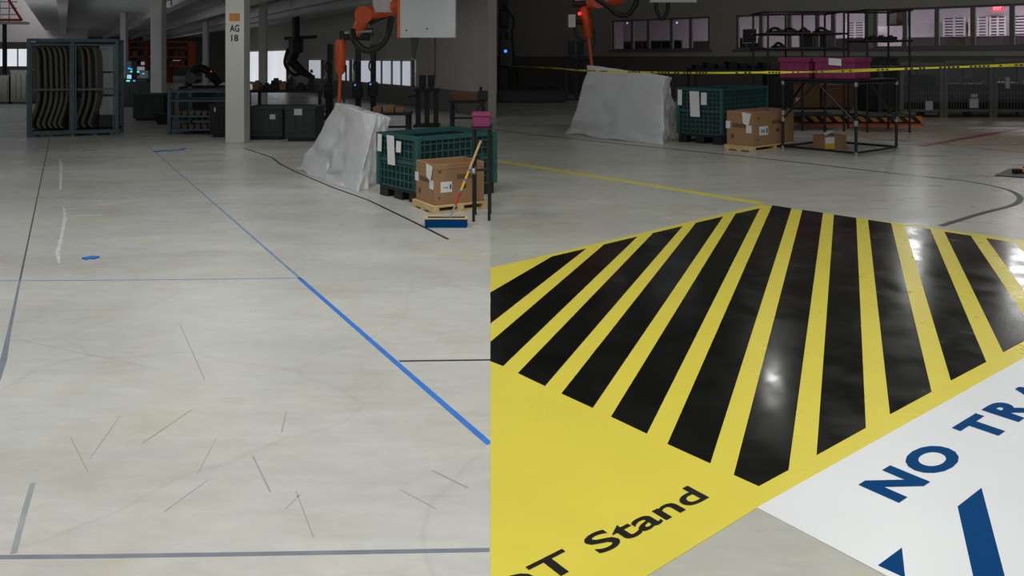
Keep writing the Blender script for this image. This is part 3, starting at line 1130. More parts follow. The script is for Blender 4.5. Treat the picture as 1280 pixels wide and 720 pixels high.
for x in (37, 91, 147):
    for y_ in (0, D):
        MB().box(rx(x) - .03, y_ - .03, .0, rx(x) + .03, y_ + .03, rzz(49)).build('post', M['rack_blue'], rk)
b = MB()
for y_ in (0, D):
    b.box(rx(36), y_ - .035, rzz(52), rx(148), y_ + .035, rzz(48.5))
for x in (37, 91, 147):
    b.box(rx(x) - .03, 0, rzz(51), rx(x) + .03, D, rzz(49))
b.build('top_frame', M['rack_blue'], rk)
for z0, z1, nm in ((167, 163, 'bottom_rail'), (113, 110.5, 'middle_rail')):
    MB().box(rx(38), -.025, rzz(z0), rx(146), .02, rzz(z1)).build(nm, M['rack_blue'], rk)
b = MB()
for y_ in (-.02, D + .02):
    b.bar((rx(38), y_, rzz(56)), (rx(90), y_, rzz(56)), .03)
    b.bar((rx(93), y_, rzz(56)), (rx(146), y_, rzz(56)), .03)
    b.bar((rx(40.5), y_, rzz(55)), (rx(40.5), y_, rzz(163)), .025)
    b.bar((rx(88), y_, rzz(55)), (rx(88), y_, rzz(163)), .025)
    b.bar((rx(95), y_, rzz(55)), (rx(95), y_, rzz(163)), .025)
    b.bar((rx(143), y_, rzz(55)), (rx(143), y_, rzz(163)), .025)
b.build('gate_frame', M['rack_blue'], rk)
MB().box(rx(37), 0, rzz(165), rx(147), D, rzz(162)).build('base_deck', M['dark'], rk)
for x in (43, 64, 119, 141):
    MB().box(rx(x) - .04, 0, 0, rx(x) + .04, .1, rzz(167)).build('foot', M['rack_blue'], rk)
for x0, x1, y0, y1 in ((39, 90, 54, 162), (92, 118, 54, 162)):
    MB().box(rx(x0), D - .02, rzz(y1), rx(x1), D, rzz(y0)).build('back_sheet', M['darker'], rk)
for y_ in (91, 121):
    MB().box(rx(82), D - .15, rzz(y_ + 1.2), rx(146), D - .1, rzz(y_ - 1.2)).build('back_rail', M['darker'], rk)
MB().box(rx(120), .3, rzz(162), rx(144), .65, rzz(147)).build('dark_box', M['darker'], rk, .01)
# pale sheets standing in the right bay
for i, (x0, x1, y0, y1) in enumerate(((119, 140, 57, 90), (119, 139, 92, 120), (119, 142, 123, 146), (82, 90, 123, 146))):
    tag(MB().box((x0 - x1) / 2 * k / 1.123, -.015, 0, (x1 - x0) / 2 * k / 1.123, .015, (y1 - y0) * k).build('spacer_sheet', M['sheet'], loc=rl(rx((x0 + x1) / 2), D - .2, rzz(y1)), rz=.33, bevel=.004),
        ['upper pale sheet in the right bay of the rack', 'middle pale sheet in the right bay of the rack', 'lowest pale sheet in the right bay of the rack', 'narrow pale sheet in the left bay of the rack'][i], 'sheet', 'pale sheets in the rack')


def panel_mesh(bend):
    path = [(-3, 57.5), (1, 61), (3.5, 70), (4, 85), (4.5, 100), (4.5, 118), (3, 130), (0, 141), (-3, 150), (-4, 156), (-1, 161)]
    if bend:
        path = [(x * (1.4 if y_ > 120 else 1), y_) for x, y_ in path]
    pp = smooth_path([(x * k, 0, rzz(y_)) for x, y_ in path], 4)
    n = len(pp)
    vs, fs = [], []
    sec = [(-.045, 0), (-.04, .1), (-.02, .3), (0, .55), (.05, .56), (.035, .3), (.015, .1), (.02, 0)]
    for i, p in enumerate(pp):
        t = i / (n - 1)
        tap = .55 + .45 * min(1, t * 6, (1 - t) * 9)
        for sx_, sy in sec:
            vs.append((p.x + sx_ * tap * 1.15, sy * .74 * (.7 + .3 * tap), p.z))
    m_ = len(sec)
    for i in range(n - 1):
        for j in range(m_):
            j2 = (j + 1) % m_
            fs.append((i * m_ + j, i * m_ + j2, (i + 1) * m_ + j2, (i + 1) * m_ + j))
    fs += [tuple(range(m_ - 1, -1, -1)), tuple(range((n - 1) * m_, n * m_))]
    return MB().add(vs, fs, 0, True)


proto = None
PX = [(43, 0), (51.5, 0), (58.5, 0), (65.5, 0), (72, 0), (78.5, 0), (99, 0), (107, 0), (116, 0)]
ORD = ['first', 'second', 'third', 'fourth', 'fifth', 'sixth']
for i, (x, _) in enumerate(PX):
    loc = rl(rx(x), .08, 0)
    lab = ('%s curved grey panel from the left, in the left bay of the rack' % ORD[i]) if i < 6 else ('%s curved grey panel in the right bay of the rack' % ['leftmost', 'middle', 'rightmost'][i - 6])
    if proto is None:
        proto = tag(panel_mesh(0).build('curved_panel', M['panel'], loc=loc, rz=.33), lab, 'panel', 'curved panels hanging in the rack')
        so = proto.modifiers.new('skin', 'SUBSURF')
        so.levels = so.render_levels = 1
    else:
        c = proto.copy()
        COL.objects.link(c)
        c.location = loc
        c['label'] = lab


# ------------------------------------------------------------------ white columns
def make_column(label, x0, x1, ybase, top_z, sign=None, mtl='column'):
    p = G((x0 + x1) / 2, ybase)
    kk = p.y / 1000
    hw = (x1 - x0) / 2 * kk
    r = thing('support_column', label, 'column', p)
    MB().box(-hw, 0, 0, hw, hw * 2, top_z).build('shaft', M[mtl], r, .01)
    if sign:
        z = CH - (21.5 - H0) * kk
        MB().box(-6.5 * kk, -.006, z - 4.8 * kk, 6.5 * kk, 0, z + 4.8 * kk).build('orange_tag', M['tag_orange'], r)
        for txt, yb, hh, x_off, wd in (('AG', 39.5, 8.5, -6, 12), ('18', 51.5, 8, -4.2, 9)):
            vs, fs, a, b_ = text_mesh(txt, .02)
            sc_ = wd * kk / (b_ - a)
            sv = hh * kk / .7
            zb = CH - (yb - H0) * kk
            MB().add([(x_off * kk + (v[0] - a) * sc_, -.004, zb + v[1] * sv) for v in vs], fs).build('lettering', M['ink'], r)
    return r


make_column('white building column marked AG 18 with an orange tag', 281.5, 305, 179, 3.2, True)
make_column('pale column behind the dark bins beside the tall rack', 188, 202, 138, 3.2, None, 'beam')
make_column('thin pale column behind the AG 18 column, before the bright opening', 323, 332, 140, 3.2)
for i, (x0, x1, yb) in enumerate(((150, 157, 122), (253, 259, 118))):
    make_column(['slim far column between the tall rack and dark bins', 'slim far column behind the wire basket'][i], x0, x1, yb, 3.2)


# ------------------------------------------------------------------ wire basket rack
def make_basket():
    c = G(248, 168.5)
    kk = c.y / 1000
    r = thing('wire_basket', 'blue grey steel basket stand with parts beside the white column', 'basket', c)
    W0, W1, D2 = -36 * kk, 38 * kk, 1.0
    hh = 58 * kk
    for x in (W0, W1):
        for y_ in (0, D2):
            MB().box(x - .03, y_ - .03, 0, x + .03, y_ + .03, hh).build('post', M['rack_blue'], r)
    b = MB()
    for z in (.1, .36, .66, .84):
        for y_ in (0, D2):
            b.bar((W0, y_, z), (W1, y_, z), .035)
        for x in (W0, W1):
            b.bar((x, 0, z), (x, D2, z), .035)
    for i in range(1, 9):
        b.bar((W0 + (W1 - W0) * i / 9, 0, .1), (W0 + (W1 - W0) * i / 9, 0, .36), .012)
        b.bar((W0, D2 * i / 9, .1), (W0, D2 * i / 9, .84), .012)
    b.build('rails', M['rack_blue'], r)
    for z in (.08, .34):
        MB().box(W0, 0, z, W1, D2, z + .02).build('shelf', M['dark'], r)
    for j, z in enumerate((.1, .36)):
        for i in range(8):
            tag(MB().tube([(0, 0, 0), (0, .5, 0)], [.05, .04], 10).build('metal_part', M['panel'], loc=c + Vector((W0 + .12 + i * (W1 - W0 - .24) / 7, .1, z + .05))),
                ['round grey part end on the lower shelf of the basket', 'round grey part end on the upper shelf of the basket'][j], 'metal part', 'round parts in the basket, ' + ['lower', 'upper'][j])
    return r


make_basket()


# ------------------------------------------------------------------ dark clutter of the hall
def cabinet(label, x0, x1, yt, yb, mt_, dp=.7, labels=(), cat='cabinet', name='tool_cabinet', group=None):
    c = G((x0 + x1) / 2, yb)
    kk = c.y / 1000
    hw, hh = (x1 - x0) / 2 * kk, (yb - yt) * kk
    r = thing(name, label, cat, c, 0, group)
    MB().box(-hw, 0, .06, hw, dp, hh).build('body', M[mt_], r, .012)
    b = MB()
    b.box(-hw + .05, .03, 0, hw - .05, dp - .03, .06)
    b.build('plinth', M['darker'], r)
    MB().box(-hw - .015, -.015, hh - .05, hw + .015, dp + .015, hh + .01).build('top_edge', M[mt_], r, .006)
    b = MB()
    for i in range(3):
        b.box(-hw + .04 + i * (2 * hw - .06) / 3, -.012, .14, -hw + .02 + (i + 1) * (2 * hw - .06) / 3, 0, hh - .12)
    b.build('front_panel', M[mt_], r, .004)
    for x, y_, w_, h_ in labels:
        MB().box((x - w_ / 2) * kk - c.x + (0 - 640) * kk, -.02, CH - (y_ + h_ / 2 - H0) * kk, (x + w_ / 2) * kk - c.x + (0 - 640) * kk, -.012, CH - (y_ - h_ / 2 - H0) * kk).build('label_card', M['sheet'], r)
    return r


cabinet('dark green steel cabinet just right of the AG 18 column', 309, 353, 134, 175, 'green_dark', labels=[(341, 146, 7, 6)])
cabinet('dark green steel cabinet with a large white card by the plastic cover', 356, 394, 134, 177, 'green_dark', labels=[(373, 140, 10, 8)])
cabinet('black bin with rounded lid right of the tall rack', 166, 204, 118, 151, 'green_dark', cat='bin', name='waste_bin')
cabinet('low black crate behind the bins', 148, 190, 104, 134, 'darker', cat='crate', name='steel_crate')
cabinet('narrow dark bin left of the white column', 262, 282, 131, 172, 'darker', .4, [(269, 137, 2, 5)], cat='bin', name='waste_bin')
cabinet('low dark bin before the wire basket', 193, 206, 143, 156, 'dark', .3, cat='bin', name='waste_bin')
cabinet('grey machine cabinet left of the tall rack', 13, 34, 88, 130, 'cage', 1.2, cat='machine', name='machine_cabinet')
cabinet('pale grey machine housing at the edge left of the tall rack', -25, 11, 95, 130, 'cage', 1.2, cat='machine', name='machine_cabinet')

# long dark work tables with clutter behind the cabinets
def work_table(label, x0, x1, yt, yb, dp=.8, name='work_table'):
    c = G((x0 + x1) / 2, yb)
    kk = c.y / 1000
    hw, hh = (x1 - x0) / 2 * kk, (yb - yt) * kk
    r = thing(name, label, 'table', c)
    MB().box(-hw, 0, hh - .05, hw, dp, hh).build('table_top', M['dark'], r, .006)
    for x in (-hw + .05, hw - .05):
        for y_ in (.05, dp - .05):
            MB().bar((x, y_, 0), (x, y_, hh - .05), .06).build('leg', M['dark'], r)
    MB().bar((-hw + .05, dp - .05, hh * .35), (hw - .05, dp - .05, hh * .35), .04).build('stretcher', M['dark'], r)
    return r, hh, kk


wt, hh, kk = work_table('long dark work table behind the green cabinets', 308, 402, 113, 158)
base = wt.location + Vector((0, .3, hh))
for i, (x, w_, h_, mt_) in enumerate([(314, 8, 9, 'card'), (326, 6, 6, 'dark'), (338, 9, 12, 'darker'), (348, 8, 8, 'card'), (358, 6, 14, 'darker'), (370, 10, 6, 'dark'), (384, 8, 9, 'darker')]):
    nm, lab = [('carton', 'small brown carton at the left end of the long work table'), ('tool_case', 'low dark case beside the small carton on the long work table'), ('measuring_device', 'dark machine head on the long work table'), ('carton', 'brown carton in the middle of the long work table'), ('measuring_device', 'tall narrow dark device on the long work table'), ('tool_case', 'wide low dark case on the long work table'), ('measuring_device', 'dark device at the right end of the long work table')][i]
    o = MB().box(-w_ / 2 * kk, 0, 0, w_ / 2 * kk, .3, h_ * kk)
    o.box(-w_ / 2 * kk - .01, -.01, h_ * kk * .55, w_ / 2 * kk + .01, .31, h_ * kk * .68)
    o.box(-w_ / 4 * kk, .05, h_ * kk, w_ / 4 * kk, .2, h_ * kk + .05)
    tag(o.build(nm, M[mt_], loc=base + Vector(((x - 355) * kk, 0, 0)), bevel=.008), lab, 'box' if mt_ == 'card' else 'equipment')

# dark machine behind the basket
dm = thing('press_machine', 'dark rounded machine standing behind the wire basket', 'machine', G(246, 150))
kk = dm.location.y / 1000
MB().box(-24 * kk, 0, 0, 22 * kk, .9, 42 * kk).build('bed', M['dark'], dm, .05)
MB().tube(smooth_path([(-20 * kk, .4, 42 * kk), (-14 * kk, .4, 60 * kk), (0, .4, 64 * kk), (14 * kk, .4, 52 * kk), (20 * kk, .4, 44 * kk)]), 5 * kk, 10).build('guard', M['dark'], dm)
MB().tube([(-12 * kk, .2, 52 * kk), (-12 * kk, .6, 52 * kk)], 7 * kk, 16).build('spool', M['panel'], dm)
MB().tube([(6 * kk, .3, 56 * kk), (22 * kk, .3, 48 * kk)], 3 * kk, 8).build('boom', M['darker'], dm)
MB().tube([(14 * kk, .2, 60 * kk), (14 * kk, .2, 61 * kk)], .8 * kk, 8).build('red_lamp', M['led_red'], dm)

# control station with small lamps
cs = thing('control_station', 'control station with glowing screen and blue and green lamps', 'control station', G(166, 128))
kk = cs.location.y / 1000
MB().box(-12 * kk, 0, 0, 18 * kk, .6, 30 * kk).build('cabinet', M['dark'], cs, .02)
MB().box(-11 * kk, .1, 30 * kk, -3 * kk, .5, 52 * kk).build('tower', M['rack_blue'], cs, .02)
MB().box(6 * kk, .1, 28 * kk, 18 * kk, .5, 40 * kk).build('side_case', M['cage'], cs, .02)
s1 = MB().box(-7 * kk, -.02, 29 * kk, -1 * kk, .06, 35 * kk).build('monitor', M['darker'], cs)
MB().box(-6.6 * kk, -.03, 29.6 * kk, -1.4 * kk, -.02, 34.4 * kk).build('screen', M['screen'], s1)
for i, (x, z, mm) in enumerate(((-1, 41.5, 'led_blue'), (-4, 42.5, 'led_blue'), (-1, 38.5, 'led_green'), (-6, 27, 'led_green'), (-4, 27, 'led_green'), (2.5, 27, 'led_blue'), (7.5, 38, 'led_green'), (14, 36, 'led_blue'))):
    MB().tube([(x * kk, -.08, z * kk), (x * kk, -.01, z * kk)], .9 * kk, 8).build('indicator_lamp', M[mm], cs)

# orange pallet racking far away
Yf = 48
pr = thing('pallet_racking', 'far orange pallet racking loaded with cartons', 'racking', Vector(((196 - 640) / F * Yf, Yf, 0)))
kf = Yf / 1000
for x in (-36, -14, 10, 40):
    MB().box(x * kf - .06, 0, 0, x * kf + .06, 1, 2.5).build('upright', M['rust'], pr)
for z in (.95, 1.5, 2.05, 2.4):
    b = MB()
    b.box(-36 * kf, 0, z, 40 * kf, .08, z + .1)
    b.box(-36 * kf, .9, z, 40 * kf, 1, z + .1)
    b.build('beam', M['rust'], pr)
i = 0
for row, z in enumerate((1.05, 1.6)):
    for x in (-30, -22, -7, 3, 16, 23, 30):
        i += 1
        if random.random() < .25:
            continue
        h_ = random.uniform(.25, .4)
        b = MB().box(-.14, 0, 0, .14, .5, h_)
        b.box(-.02, -.004, 0, .02, 0, h_)
        tag(b.build('carton', M[random.choice(['rust', 'card', 'card_in', 'sheet'])], loc=pr.location + Vector((x * kf, .25, z)), bevel=.006),
            'small carton on the ' + ['lower', 'upper'][row] + ' beam of the far orange racking', 'box', 'cartons on the far racking, ' + ['lower', 'upper'][row])

# far windows on the end wall
for x0, x1, y0, y1 in ((-20, 36, 60, 84), (160, 186, 76, 92), (214, 240, 74, 84), (252, 262, 78, 88), (270, 281, 68, 88)):
    nwin += 1
    Yw = 65.9
    a, b_ = P(x0, y0, Yw), P(x1, y1, Yw)
    f = MB()
    f.box(a.x, Yw, b_.z, b_.x, Yw + .08, b_.z + .08)
    f.box(a.x, Yw, a.z - .08, b_.x, Yw + .08, a.z)
    nn = max(1, int((b_.x - a.x) / .9))
    for q in range(nn + 1):
        xx = a.x + (b_.x - a.x) * q / nn
        f.box(xx - .05, Yw, b_.z + .08, xx + .05, Yw + .08, a.z - .08)
    root = struct(f.build('window_%d' % nwin, M['frame']))
    MB().box(a.x, Yw + .03, b_.z, b_.x, Yw + .05, a.z).build('pane', M['glow_open' if x0 < 0 else 'glow_dim'], root)

# mezzanine rail at the upper left
mz = thing('platform_railing', 'white platform railing with a thick red pipe high at the left', 'railing', P(6, 30, 40))
km = .04
MB().box(-60 * km, 0, 0, 22 * km, .6, 3 * km).build('platform_edge', M['rail_white'], mz)
MB().tube([(-60 * km, -.06, 5 * km), (22 * km, -.06, 5 * km)], 1.6 * km, 10).build('red_pipe', M['red'], mz)
MB().tube([(22 * km, -.06, 5 * km), (16 * km, -.06, 14 * km), (6 * km, -.06, 30 * km)], 1.5 * km, 10).build('red_brace', M['red'], mz)
for z in (12, 20, 28):
    MB().tube([(-60 * km, .1, z * km), (14 * km, .1, z * km)], .7 * km, 8).build('rail', M['rail_white'], mz)
for x in (-50, -36, -22, -8, 4):
    MB().tube([(x * km, .1, 3 * km), (x * km, .1, 34 * km)], .8 * km, 8).build('rail_post', M['rail_white'], mz)
for x in (-45, -5):
    MB().bar((x * km, .3, 0), (x * km, .3, -mz.location.z), .14).build('support_leg', M['dark'], mz)
struct(MB().box(-32, 46, 2.4, -24.5, 46.2, 6).build('wall_upper', M['rail_white']))
lamp('hall_fill', (-27, 42.5, 5.6), (3, .5), 60, (1, 0.96, 0.95), (0.1, 1, -.35))  # unseen light put in for the bright upper wall

# dark robot far back in the hall
Yd = 26
kd = Yd / 1000
dr = thing('robot_arm', 'dark robot arm hanging far back before the bright opening', 'robot', P(370, 60, Yd))
MB().tube([(0, 0, 12 * kd), (0, 0, -6 * kd)], 9 * kd, 14).build('mount_drum', M['dark'], dr)
MB().tube([(0, 0, 0), (-6 * kd, 0, -16 * kd)], [8 * kd, 6 * kd], 10).build('upper_arm', M['dark'], dr)
MB().tube([(-6 * kd, 0, -16 * kd), (8 * kd, 0, -30 * kd), (20 * kd, 0, -36 * kd)], [6 * kd, 5 * kd, 3 * kd], 10).build('forearm', M['dark'], dr)
MB().tube([(20 * kd, 0, -34 * kd), (20 * kd, 0, -52 * kd)], [4 * kd, 2 * kd], 8).build('tool', M['darker'], dr)
MB().tube(smooth_path([(-12 * kd, .2, 0), (-16 * kd, .2, -20 * kd), (-4 * kd, .2, -34 * kd), (8 * kd, .2, -28 * kd)]), 2 * kd, 8).build('hose', M['hose'], dr)
MB().box(18 * kd, -.05, -31 * kd, 21 * kd, .02, -27 * kd).build('red_cover', M['red'], dr)
MB().bar((-14 * kd, 0, 12 * kd), (26 * kd, 0, 14 * kd), 4 * kd).build('carrier_rail', M['dark'], dr)
MB().tube([(0, 0, 12 * kd), (0, 0, 3.2 - dr.location.z)], .12, 10).build('hanger', M['dark'], dr)


# ------------------------------------------------------------------ black equipment stands before the left wall
def tower_stand(label, x0, x1, yt, yb, lamp_x=None):
    c = G((x0 + x1) / 2, yb)
    kk = c.y / 1000
    hw, hh = (x1 - x0) / 2 * kk, (yb - yt) * kk
    r = thing('tool_stand', label, 'stand', c)
    for s_ in (-1, 0, 1):
        MB().box(s_ * hw * .72 - .05, 0, 0, s_ * hw * .72 + .05, .1, hh * .72).build('post', M['darker'], r)
    MB().box(-hw, -.1, hh * .68, hw, .3, hh * .74).build('deck', M['darker'], r, .01)
    MB().box(-hw, -.25, 0, hw, .35, .05).build('base_plate', M['darker'], r, .01)
    for s_ in (-1, 1):
        MB().box(s_ * hw * .35 - hw * .27, 0, hh * .76, s_ * hw * .35 + hw * .27, .06, hh).build('monitor', M['darker'], r, .01)
        MB().tube([(s_ * hw * .35, .06, hh * .73), (s_ * hw * .35, .06, hh * .8)], .02, 8).build('monitor_neck', M['dark'], r)
    MB().bar((-hw * 1.5, 0, hh * .58), (-hw * .7, 0, hh * .6), .05).build('side_arm', M['dark'], r)
    return r


tower_stand('black stand with two small monitors behind the teal crate and carton', 518, 549, 94, 158)
for i, (x, yb) in enumerate(((447, 148), (466, 146), (412, 150))):
    c = G(x, yb)
    kk = c.y / 1000
    r = thing('weld_stand', ['slim machine post with a blue lamp behind the plastic cover', 'slim machine post with a hose ring and blue lamp by the tall windows', 'slim machine post at the left of the hanging lance'][i], 'stand', c)
    hh = (yb - 55) * kk
    MB().box(-3 * kk, 0, 0, 3 * kk, .15, hh).build('post', M['dark'], r, .01)
    MB().box(-6 * kk, -.1, hh * .28, 5 * kk, .2, hh * .48).build('gearbox', M['darker'], r, .02)
    ring = [(math.cos(t * math.pi / 8) * 4 * kk, -.08, hh * .7 + math.sin(t * math.pi / 8) * 7 * kk) for t in range(17)]
    MB().tube(ring, 1.1 * kk, 6).build('hose_ring', M['hose'], r)
    MB().box(-5 * kk, -.2, 0, 5 * kk, .4, hh * .06).build('base_plate', M['dark'], r, .01)
    if i < 2:
        MB().tube([(-2 * kk, -.14, hh * .45), (-2 * kk, -.1, hh * .45)], 1.0 * kk, 8).build('blue_lamp', M['led_blue'], r)
wt2, hh, kk = work_table('folding table with slanting legs against the wall beyond the teal crate', 561, 606, 126, 163, .6, 'folding_table')
MB().bar((-18 * kk, .1, hh * .9), (-10 * kk, .1, hh * .55), .03).build('brace', M['dark'], wt2)
MB().bar((18 * kk, .1, hh * .9), (8 * kk, .1, hh * .45), .03).build('brace', M['dark'], wt2)
o = MB().box(-.25, 0, 0, .25, .3, .16)
o.box(-.27, -.01, .12, .27, .31, .17)
tag(o.build('carton', M['card_in'], loc=wt2.location + Vector((-.05, .15, hh)), bevel=.006), 'flat yellowish carton on the folding table', 'box')
o = MB().box(-.1, 0, 0, .1, .15, .2)
o.tube([(-.05, .07, .2), (-.05, .07, .28)], .03, 8)
tag(o.build('power_tool', M['darker'], loc=wt2.location + Vector((.33, .15, hh)), bevel=.01), 'black power tool on the folding table', 'tool')
wt3, hh, kk = work_table('small dark table directly behind the plastic cover', 460, 512, 141, 172, .5)
for i, x in enumerate((-16, 0, 12)):
    o = MB().box(-5 * kk, 0, 0, 5 * kk, .25, (7, 9, 6)[i] * kk)
    o.box(-5.3 * kk, -.01, 3 * kk, 5.3 * kk, .26, 3.6 * kk)
    tag(o.build('carton', M['card'], loc=wt3.location + Vector((x * kk, .1, hh)), bevel=.005), ['left', 'middle', 'right'][i] + 'most small carton on the table behind the plastic cover' if i != 1 else 'middle small carton on the table behind the plastic cover', 'box', 'cartons behind the cover')

# ------------------------------------------------------------------ group before the office wall
gnd = [G(705, 167.5), G(829, 181.5), G(846, 171), G(735, 156)]
top = [P(733, 81, 15.4), P(833, 95, 14.3), P(841, 97, 14.9), P(745, 83, 16.6)]
make_cover('milky plastic sheet over a machine by the office wall, under the yellow tape', gnd, top, 4.0,
           [('machine_base', 'dark', (-.4, .1, 0, .4, .5, .3)), ('red_block', 'red', (.35, -.55, .6, .75, -.4, .9)), ('orange_block', 'orange', (-.4, .3, 1.08, .1, .55, 1.2))])
make_crate('teal bulk crate under the yellow tape, between plastic cover and brown carton', (902, 181.5), (845, 178), (973, 172.5), .97,
           [(.5, .72, .48, .94, .02), (.32, .45, .7, .92, 0), (.9, 1.0, .68, .96, 0)])
make_box('brown carton with white labels beside the black pipe table', 'pale pallet under the carton beside the pipe table', (942, 190.5), (903, 187), (1003, 184), .085, .55)

# second hanging robot
rb2, L, k = make_robot('orange robot arm hanging before the grey office wall', 17.0, [(770, -22), (778, -4), (748, 0), (732, 4), (730, 8), (736, 48), (740, 84)])
MB().tube([p - L for p in smooth_path([P(745, -2, 16.8), P(760, 8, 16.8), P(772, 18, 16.8), P(785, 18, 16.8), P(795, 4, 16.8), P(797, -10, 16.8)], 6)], 3.2 * k, 10).build('cable_loop', M['hose'], rb2)
MB().bar(P(722, 3, 17) - L, P(756, 2, 17) - L, 7 * k, 7 * k).build('tool_plate', M['dark'], rb2)
MB().box(*(P(711, 34, 16.8) - L), *(P(718, 19, 17.1) - L)).build('sensor_box', M['rail_white'], rb2)
MB().tube([P(718, 28, 17) - L, P(728, 28, 17) - L], 3 * k, 8).build('sensor_arm', M['dark'], rb2)
MB().tube([P(724.5, 17, 16.75) - L, P(724.5, 17, 16.9) - L], 2.2 * k, 10).build('red_lamp', M['led_red'], rb2)
MB().tube([p - L for p in smooth_path([P(718, 34, 17), P(720, 45, 17), P(733, 52, 17)], 5)], 1.3 * k, 6).build('hose', M['hose'], rb2)
MB().tube([P(770, -70, 17) - L, P(770, -44, 17) - L], 10 * k, 14).build('hanger', M['dark'], rb2)

pn2 = thing('control_cabinet', 'bottom edge of a pale panel box hanging above the office windows', 'panel', P(842, 3, 16.5))
k2 = .0165
MB().box(-29 * k2, 0, 0, 29 * k2, .25, 50 * k2).build('case', M['panel_white'], pn2, .006)
MB().tube([(p - pn2.location) for p in smooth_path([P(820, 2, 16.6), P(821, 14, 16.6), P(828, 24, 16.6), P(834, 14, 16.6), P(835, 2, 16.6)], 6)], 2.4 * k2, 8).build('cable_loop', M['hose'], pn2)
for x in (-20, 20):
    MB().bar((x * k2, .1, 50 * k2), (x * k2, .1, 90 * k2), .06).build('hanger', M['dark'], pn2)
tower_stand('black stand with two small monitors behind the hanging robot', 704, 736, 51, 125)
# dark platform and machine at the left of the office wall
pf = thing('machine_platform', 'long low black platform along the office wall', 'platform', G(664, 128.5))
kk = pf.location.y / 1000
MB().box(-42 * kk, 0, 0, 43 * kk, 1.6, 15 * kk).build('bed', M['darker'], pf, .02)
MB().box(-42 * kk, -.04, 13 * kk, 43 * kk, 0, 16 * kk).build('edge', M['dark'], pf)
for i, x in enumerate((-2, 8, 16, 24, 32)):
    b = MB()
    b.tube(smooth_path([(-.08, .2, .06), (0, .2, .12 + .04 * (i % 2)), (.08, .25, .05)]), .04, 8)
    b.box(-.09, .05, 0, .09, .35, .05)
    tag(b.build('clamp_tool', M['dark'], loc=pf.location + Vector((x * kk, .1, 15 * kk)), bevel=.0), ['first', 'second', 'third', 'fourth', 'fifth'][i] + ' small clamp from the left on the black platform', 'clamp', 'clamps on the black platform')
tw = thing('machine_tower', 'dark machine tower with hoses and a blue lamp at the wall corner', 'machine', G(633, 124))
kk = tw.location.y / 1000
MB().box(-9 * kk, .1, 0, 2 * kk, .6, 128 * kk).build('column', M['dark'], tw, .02)
MB().box(-9 * kk, -.2, 40 * kk, 9 * kk, .4, 76 * kk).build('gearbox', M['darker'], tw, .05)
MB().box(-8 * kk, -.1, 90 * kk, 3 * kk, .4, 112 * kk).build('upper_case', M['dark'], tw, .05)
MB().tube([(math.cos(t * math.pi / 8) * 5 * kk, -.24, 79 * kk + math.sin(t * math.pi / 8) * 6 * kk) for t in range(17)], 1 * kk, 6).build('hose_ring', M['panel'], tw)
MB().tube([(-1 * kk, -.26, 60 * kk), (-1 * kk, -.2, 60 * kk)], 2 * kk, 10).build('blue_lamp', M['led_blue'], tw)
MB().tube(smooth_path([(-4 * kk, -.1, 118 * kk), (9 * kk, -.2, 100 * kk), (7 * kk, -.2, 80 * kk), (12 * kk, -.2, 40 * kk), (14 * kk, 0, 20 * kk)]), 1.3 * kk, 8).build('hose', M['hose'], tw)


# caution tape
def tape():
    pts = smooth_path([P(636, 82.5, 25.5), P(690, 85, 19), P(735, 88.3, 14.1), P(850, 91, 12.7), P(960, 90.5, 11.9), P(1030, 89.5, 11.6), P(1130, 86, 11.3), P(1280, 81, 11), P(1360, 78, 10.8)], 10)
    b = MB()
    vs = []
    for i, p in enumerate(pts):
        t = i / (len(pts) - 1)
        hw_ = .014 if t < .5 else .017 + .006 * math.sin(t * 30)
        tw_ = .012 * math.sin(t * 22)
        vs += [(p.x, p.y + tw_, p.z - hw_), (p.x, p.y - tw_, p.z + hw_), (p.x, p.y + .002 - tw_, p.z + hw_), (p.x, p.y + .002 + tw_, p.z - hw_)]
    fs = []
    for i in range(len(pts) - 1):
        a, c = 4 * i, 4 * i + 4
        for j in range(4):
            fs.append((a + j, c + j, c + (j + 1) % 4, a + (j + 1) % 4))
    b.add(vs, fs)
    root = b.build('barrier_tape', M['tape_yellow'])
    tag(root, 'yellow barrier tape with black print stretched across the office side', 'tape')
    q = MB()
    for i in range(0, len(pts) - 1):
        a_, c_ = pts[i], pts[i + 1]
        n_ = max(2, int((c_ - a_).length / .05))
        for j in range(n_):
            if (i // 2 + (i * n_ + j) // 9) % 3 == 0 or random.random() < .25:
                continue
            u0, u1 = a_.lerp(c_, j / n_), a_.lerp(c_, (j + .62) / n_)
            q.add([(u0.x, u0.y - .016, u0.z - .009), (u1.x, u1.y - .016, u1.z - .009), (u1.x, u1.y - .016, u1.z + .01), (u0.x, u0.y - .016, u0.z + .01)], [(0, 1, 2, 3)])
    q.build('print', M['ink'], root)


M['tape_yellow'] = mat('tape_yellow', (226, 214, 40), 0.4, var=0.04)
tape()


